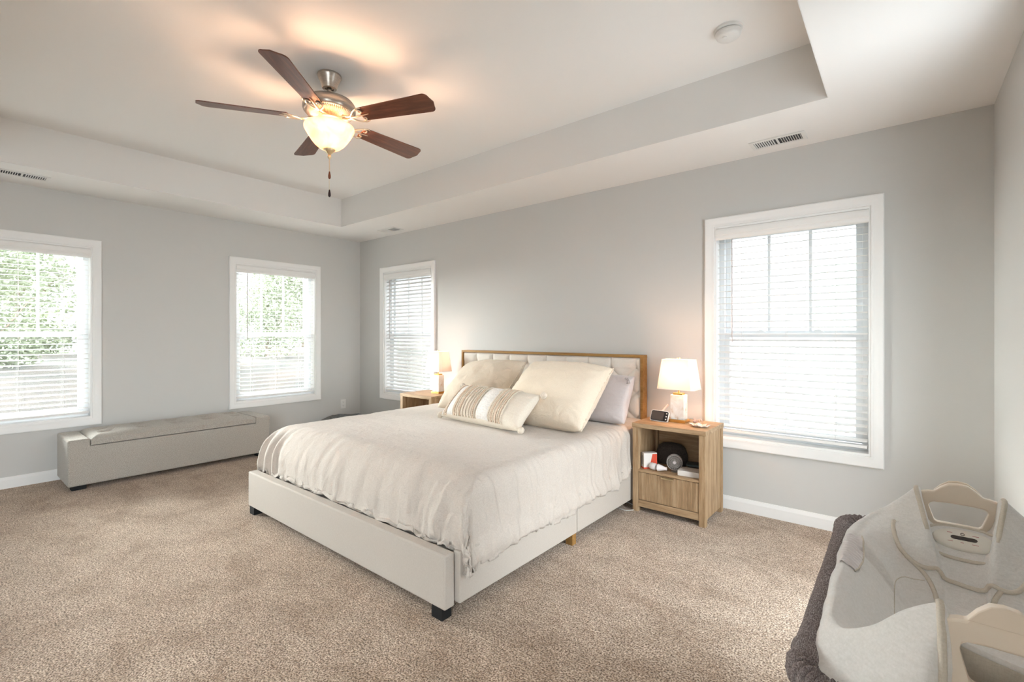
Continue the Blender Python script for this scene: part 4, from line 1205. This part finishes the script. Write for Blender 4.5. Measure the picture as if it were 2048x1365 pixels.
# dense ruched tube
dense = []
for i in range(len(rp)):
    for k in range(6):
        dense.append(rp[i].lerp(rp[(i + 1) % len(rp)], k / 6))
nr = 16; vs = []; nd_ = len(dense)
for i, p in enumerate(dense):
    t = (dense[(i + 1) % nd_] - dense[i - 1]).normalized(); up = Vector((0, 0, 1)); w_ = t.cross(up).normalized()
    corner = min(math.hypot(p.x - x, p.y - y) for x in (RX0, RX1) for y in (RY0, RY1))
    cg = 1 - sstep(0.05, 0.22, corner)
    for k in range(nr):
        a = 2 * PI * k / nr
        ru = fbm((i * 0.16, a * 0.7 + i * 0.03, 0), 3)
        r_ = 0.0210 + 0.0012 * fbm((i * 0.09, math.cos(a), math.sin(a)), 3) + cg * 0.0030 * math.sin(i * 1.05 + 1.1 * a + 2 * ru) + cg * 0.003
        vs.append(p + (w_ * math.cos(a) + up * math.sin(a)) * r_)
fs = [(i * nr + k, i * nr + (k + 1) % nr, ((i + 1) % nd_) * nr + (k + 1) % nr, ((i + 1) % nd_) * nr + k) for i in range(nd_) for k in range(nr)]
rel(obj('top_rail', MB().add(vs, fs), 'heather_rail', bs, smooth=True), bs)
nm_ = MB(); lo_pts = rrect(RX0 + 0.016, RX1 - 0.016, RY0 + 0.016, RY1 - 0.016, 0.058, 0.0)
L0 = [(p.x, p.y, 0.25) for p in lo_pts]; L1 = [(p.x, p.y, RZ_ - 0.01) for p in lo_pts]; n = len(L0)
nm_.add(L0 + L1, [(i, (i + 1) % n, n + (i + 1) % n, n + i) for i in range(n)])
rel(obj('side_netting', nm_, 'net_grey', bs, solid=0.002), bs)
rel(obj('mattress_base', MB().box(RX0 + 0.02, RX1 - 0.02, RY0 + 0.02, RY1 - 0.02, 0.25, 0.285), 'net_grey', bs, bevel=0.01), bs)
rel(obj('inner_band', MB().add([(p.x * 0.955 + 0.0045, (p.y - 1.35) * 0.965 + 1.35, z) for z in (0.585, RZ_ + 0.004) for p in lo_pts], [(i, (i + 1) % n, n + (i + 1) % n, n + i) for i in range(n)]), 'rail_dark', bs, solid=0.002), bs)
for x in (RX0 + 0.03, RX1 - 0.03):
    for y in (RY0 + 0.03, RY1 - 0.03):
        rel(obj('leg', MB().tube([(x, y, 0.0), (x, y, RZ_ - 0.02)], 0.012, 12), 'rail_dark', bs, smooth='auto'), bs)

# the padded infant seat on top
seat = empty('infant_seat', (0.115, 1.35, 0))
tag(seat, 'pale grey plush infant seat with cream carry handles set on the bassinet', 'infant seat')
q1 = [(-0.222, 0.00, 0.680), (-0.222, 0.12, 0.680), (-0.220, 0.22, 0.682), (-0.212, 0.29, 0.688), (-0.188, 0.335, 0.705), (-0.150, 0.352, 0.735), (-0.110, 0.358, 0.775), (-0.086, 0.360, 0.800)]
dip = [(-0.074, 0.366, 0.795), (-0.066, 0.372, 0.730), (-0.045, 0.378, 0.703), (0.0, 0.380, 0.700)]
half = q1 + dip            # left side, far end
loopc = []
left_far = half
right_far = [(-x, y, z) for x, y, z in reversed(half[:-1])]
nx_ = lambda x: x * 0.82 if abs(x) < 0.1 else x
near_right = [(-nx_(x), -y, z) for x, y, z in half[1:]]
near_left = [(nx_(x), -y, z) for x, y, z in reversed(half[1:-1])]
ctrl = left_far + right_far + near_right + near_left
rim = catmull(ctrl, 5, True)
NR = len(rim)
peaks = [i for i, p in enumerate(rim) if min(abs(abs(p.x) - 0.086), abs(abs(p.x) - 0.086 * 0.82)) < 1e-4 and abs(abs(p.y) - 0.360) < 1e-4]
def ring_at(kind):
    out = []
    for i, p in enumerate(rim):
        # outward direction in plan (rounded rectangle gradient)
        o = Vector(((p.x / 0.222) ** 5 / 0.222, (p.y / 0.38) ** 5 / 0.38, 0))
        o = o.normalized() if o.length > 1e-6 else Vector((1, 0, 0))
        endness = sstep(0.26, 0.36, abs(p.y))
        low = 1 - sstep(0.05, 0.085, abs(p.x)) if abs(p.y) > 0.33 else 0      # handle zone
        hgt = p.z
        if kind == 'skirt2': q = p + o * (0.015 + 0.085 * endness * (1 - low)); q.z = 0.600 - 0.05 * endness
        elif kind == 'skirt1': q = p + o * (0.028 + 0.070 * endness * (1 - low)); q.z = 0.640
        elif kind == 'skirt0': q = p + o * (0.022 + 0.038 * endness * (1 - low)); q.z = p.z - 0.028 - 0.03 * endness * (1 - low)
        elif kind == 'rimo': q = p + o * 0.012; q.z = p.z - 0.006
        elif kind == 'rim': q = p.copy()
        elif kind == 'rimi': q = p - o * 0.014; q.z = p.z - 0.006
        else:
            t = {'in0': 0.85, 'in1': 0.68, 'in2': 0.48, 'in3': 0.25, 'in4': 0.0}[kind]
            zf = {'in0': 0.655, 'in1': 0.615, 'in2': 0.578, 'in3': 0.555, 'in4': 0.548}[kind]
            w1 = {'in0': 0.55, 'in1': 0.28, 'in2': 0.06, 'in3': 0.0, 'in4': 0}[kind]
            q = Vector((p.x * t, p.y * t, zf * (1 - w1) + (p.z - 0.02) * w1))
            if kind in ('in0', 'in1') and p.y > 0.2: q.z += 0.02
        out.append(q)
    return out
kinds = ['skirt2', 'skirt1', 'skirt0', 'rimo', 'rim', 'rimi', 'in0', 'in1', 'in2', 'in3', 'in4']
rings = [ring_at(k) for k in kinds]
fine = []
for i in range(NR):
    colp = catmull([r_[i] for r_ in rings], 4)
    fine.append(colp)
NJ = len(fine[0])
vs = []
for j in range(NJ):
    for i in range(NR):
        p = fine[i][j].copy()
        s = j / NJ
        if 0.28 < s < 0.80 and abs(p.y) < 0.34:
            p.z += 0.004 * fbm((p.x * 9, p.y * 26, 0), 3)
        if s < 0.35: p.x += 0.004 * fbm((p.x * 8, p.y * 12, p.z * 9), 2)
        vs.append(p)
fs = [(j * NR + i, j * NR + (i + 1) % NR, (j + 1) * NR + (i + 1) % NR, (j + 1) * NR + i) for j in range(NJ - 1) for i in range(NR)]
nap = obj('padded_shell', MB().add(vs, fs), 'plush', seat, smooth=True)
SEAT_O = Vector((0.115, 1.35, 0))
bvh = BVHTree.FromPolygons([tuple(v) for v in vs], fs)
def onto(x, y, lift=0.004):
    h = bvh.ray_cast(Vector((x - SEAT_O.x, y - SEAT_O.y, 1.2)), Vector((0, 0, -1)))
    return (x - SEAT_O.x, y - SEAT_O.y, (h[0].z if h[0] else 0.6) + lift)
for i in peaks:
    for off in (0,):
        pts = [fine[i][j] for j in range(0, int(NJ * 0.66))]
        ctr = Vector((0, fine[i][0].y, 0.66))
        obj('edge_piping', MB().tube([p + Vector((-0.002 if p.x > 0 else 0.002, 0, 0.001)) for p in pts], 0.0055, 8), 'piping_cream', nap, smooth=True)
# handles
def handle(sgn, sx):
    y0 = sgn * 0.372
    out = [(-0.082, 0.640), (-0.086, 0.700), (-0.088, 0.770), (-0.082, 0.790), (-0.060, 0.796), (-0.048, 0.797), (-0.034, 0.812), (-0.018, 0.824), (0.0, 0.826), (0.018, 0.824), (0.034, 0.812), (0.048, 0.797), (0.060, 0.796), (0.082, 0.790), (0.088, 0.770), (0.086, 0.700), (0.082, 0.640)]
    inn = [(-0.040, 0.712), (-0.046, 0.716), (-0.052, 0.735), (-0.058, 0.755), (-0.056, 0.763), (-0.048, 0.767), (-0.034, 0.768), (-0.018, 0.769), (0.0, 0.769), (0.018, 0.769), (0.034, 0.768), (0.048, 0.767), (0.056, 0.763), (0.058, 0.755), (0.052, 0.735), (0.046, 0.716), (0.040, 0.712)]
    lean = lambda z: sgn * 0.02 * (0.80 - z) / 0.1
    m = MB(); n = len(out); t = 0.009
    def P_(q, s): return (q[0] * sx, y0 + lean(q[1]) + s * t, q[1])
    vs = [P_(q, s) for s in (-1, 1) for q in out] + [P_(q, s) for s in (-1, 1) for q in inn]
    fs = []
    for k in range(n - 1):
        fs += [(k, k + 1, 2 * n + k + 1, 2 * n + k), (n + k, 3 * n + k, 3 * n + k + 1, n + k + 1), (k, n + k, n + k + 1, k + 1), (2 * n + k, 2 * n + k + 1, 3 * n + k + 1, 3 * n + k)]
    # closing lower bar
    fs += [(0, 2 * n, 2 * n + n - 1, n - 1), (n, 2 * n - 1, 4 * n - 1, 3 * n), (0, n - 1, 2 * n - 1, n), (2 * n, 3 * n, 4 * n - 1, 3 * n - 1)]
    m.add(vs, fs)
    h = obj('carry_handle', m, 'cream_plastic', seat, bevel=0.004, seg=3)
    fl = MB().prism([(-0.048, 0.795), (-0.034, 0.812), (-0.018, 0.824), (0.0, 0.827), (0.018, 0.824), (0.034, 0.812), (0.048, 0.795)], -0.003, 0.003, lambda a, b, d: (a * sx, y0 + d + sgn * 0.008, b + 0.003))
    obj('handle_lip', fl, 'cream_plastic', h, bevel=0.0015)
handle(1, 1.0); handle(-1, 0.84)
# fabric panels, seams and trims lying on the padded shell
def strip_on(pts, r, name, m, lift=0.004, n=8, par=None):
    path = [Vector(onto(p.x, p.y, lift)) for p in catmull([Vector((x, y, 0)) for x, y in pts], n)]
    return obj(name, MB().tube(path, r, 8), m, par or nap, smooth=True)
A_ = [(-0.016, 1.655), (-0.017, 1.636), (-0.0085, 1.598), (0.0085, 1.578), (0.045, 1.564), (0.091, 1.567), (0.142, 1.562), (0.182, 1.556), (0.213, 1.568), (0.238, 1.610)]
C_ = [(-0.014, 1.658), (0.000, 1.652), (0.022, 1.648), (0.045, 1.650), (0.070, 1.662), (0.110, 1.672), (0.150, 1.672), (0.185, 1.662), (0.215, 1.655), (0.240, 1.640)]
Ad = catmull([Vector((x, y, 0)) for x, y in A_], 8); Cd = catmull([Vector((x, y, 0)) for x, y in C_], 8)
fl_ = MB(); nA = len(Ad) - 1
def flap_pt(u, v):
    k = u * nA; i = min(nA - 1, int(k)); f = k - i
    a = Ad[i].lerp(Ad[i + 1], f); c_ = Cd[i].lerp(Cd[i + 1], f); p = a.lerp(c_, v)
    q = sum((math.exp(-((((p.x * sg + p.y) * 22) % 1.0 - 0.5) / 0.045) ** 2) for sg in (1, -1)))
    return onto(p.x, p.y, 0.0065 * math.sin(PI * min(1, 0.15 + v)) + 0.002 - 0.0012 * q)
obj('quilted_flap', fl_.grid(flap_pt, 120, 36), 'quilt_plush', nap, smooth=True)
strip_on(A_, 0.0052, 'flap_piping', 'piping_cream', 0.005)
strip_on([(0.0085, 1.578), (0.030, 1.566), (0.048, 1.552), (0.060, 1.534), (0.066, 1.508), (0.064, 1.47), (0.058, 1.42)], 0.0050, 'flap_piping', 'piping_cream', 0.003)
strip_on([(0.178, 1.557), (0.165, 1.54), (0.158, 1.52), (0.156, 1.49)], 0.0050, 'flap_piping', 'piping_cream', 0.003)
strip_on([(-0.012, 1.30), (-0.013, 1.40), (-0.013, 1.475), (-0.008, 1.515), (0.006, 1.540), (0.026, 1.546), (0.044, 1.548)], 0.0009, 'stitched_seam', 'piping_cream', 0.0005)
def elastic(u, v):
    y = 1.365 + 0.20 * v; x0 = -0.1165; x = x0 + (0.036 + 0.006 * math.sin(PI * v)) * u
    q = onto(x, y, 0.0035 + 0.0032 * math.sin(v * 78 + 2.2 * fbm((u * 3, v * 6, 0), 2)) * (0.4 + 0.6 * math.sin(PI * u)))
    return q
obj('ruched_panel', MB().grid(elastic, 14, 140), 'satin_white', nap, smooth=True)
strip_on([(-0.084, 1.36), (-0.078, 1.40), (-0.074, 1.46), (-0.076, 1.52), (-0.082, 1.57)], 0.0022, 'panel_piping', 'piping_cream', 0.003)
# vibration unit on a padded tongue below the far handle
MU = Matrix.Translation(Vector((0.006, 0.300, 0.690))) @ Matrix.Rotation(math.radians(36), 4, 'X')
def pad(rx, ry, t, n=48, e=2.6):
    vs = []; lv = [(0.0, -t), (0.90, -t), (1.0, -t * 0.4), (1.0, t * 0.3), (0.93, t * 0.85), (0.6, t), (0.0001, t)]
    for r_, z_ in lv:
        for k in range(n):
            a = 2 * PI * k / n; ca, sa = math.cos(a), math.sin(a)
            f = (abs(ca) ** e + abs(sa) ** e) ** (-1 / e)
            vs.append(MU @ Vector((rx * r_ * ca * f, ry * r_ * sa * f, z_)))
    return MB().add(vs, [(i * n + k, i * n + (k + 1) % n, (i + 1) * n + (k + 1) % n, (i + 1) * n + k) for i in range(len(lv) - 1) for k in range(n)])
tg = obj('padded_tongue', pad(0.078, 0.048, 0.006), 'plush', seat, smooth=True)
obj('tongue_piping', MB().tube([MU @ Vector((0.078 * (abs(math.cos(a)) ** 2.6 + abs(math.sin(a)) ** 2.6) ** (-1 / 2.6) * math.cos(a), 0.048 * (abs(math.cos(a)) ** 2.6 + abs(math.sin(a)) ** 2.6) ** (-1 / 2.6) * math.sin(a), 0.003)) for a in [2 * PI * k / 48 for k in range(48)]], 0.0042, 8, closed=True), 'piping_cream', tg, smooth=True)
MU = MU @ Matrix.Translation((0, 0.004, 0.008))
un = obj('vibration_unit', pad(0.060, 0.030, 0.008, e=2.1), 'ivory_plastic', seat, smooth=True)
bt = MB()
for k in range(12):
    pass
pts_ = [(0.024 * (1 if math.cos(2 * PI * k / 24) > 0 else -1) * 0.72 + 0.0075 * math.cos(2 * PI * k / 24), 0.0052 * math.sin(2 * PI * k / 24)) for k in range(24)]
obj('switch_slot', MB().prism(pts_, 0.0078, 0.0092, lambda a, b, d: MU @ Vector((a, b + 0.001, d))), 'screen', un)
for x_, w_ in ((-0.026, 0.010), (-0.004, 0.006), (0.020, 0.012)):
    obj('unit_print', MB().add([MU @ Vector((x_ + a, -0.012 + b, 0.0083)) for a, b in ((-w_ / 2, -0.0008), (w_ / 2, -0.0008), (w_ / 2, 0.0008), (-w_ / 2, 0.0008))], [(0, 1, 2, 3)]), 'print_pink', un)
for x_, w_ in ((-0.026, 0.010), (0.022, 0.012)):
    obj('unit_print', MB().add([MU @ Vector((x_ + a, 0.0135 + b, 0.0083)) for a, b in ((-w_ / 2, -0.0009), (w_ / 2, -0.0009), (w_ / 2, 0.0009), (-w_ / 2, 0.0009))], [(0, 1, 2, 3)]), 'print_pink', un)
obj('unit_ring', MB().tube([MU @ Vector((-0.002 + 0.0035 * math.cos(2 * PI * k / 16), 0.013 + 0.0035 * math.sin(2 * PI * k / 16), 0.0088)) for k in range(16)], 0.0006, 5, closed=True), 'print_dark', un)
# turned-back fabric edge seen through the near handle
ny = -0.345
lipp = catmull([Vector((-0.058, ny, 0.748)), Vector((-0.02, ny, 0.738)), Vector((0.03, ny, 0.728)), Vector((0.075, ny, 0.716))], 8)
obj('inner_hem', MB().tube(lipp, 0.0045, 8), 'plush', seat, smooth=True)
hemm = MB().grid(lambda u, v: (lambda p: (p.x, p.y + 0.012 * v + 0.004 * math.sin(u * 9) * v, p.z - 0.075 * v))(lipp[min(len(lipp) - 1, int(u * (len(lipp) - 1)))]), 24, 8)
obj('inner_panel', hemm, 'piping_cream', seat, smooth=True, solid=0.003)
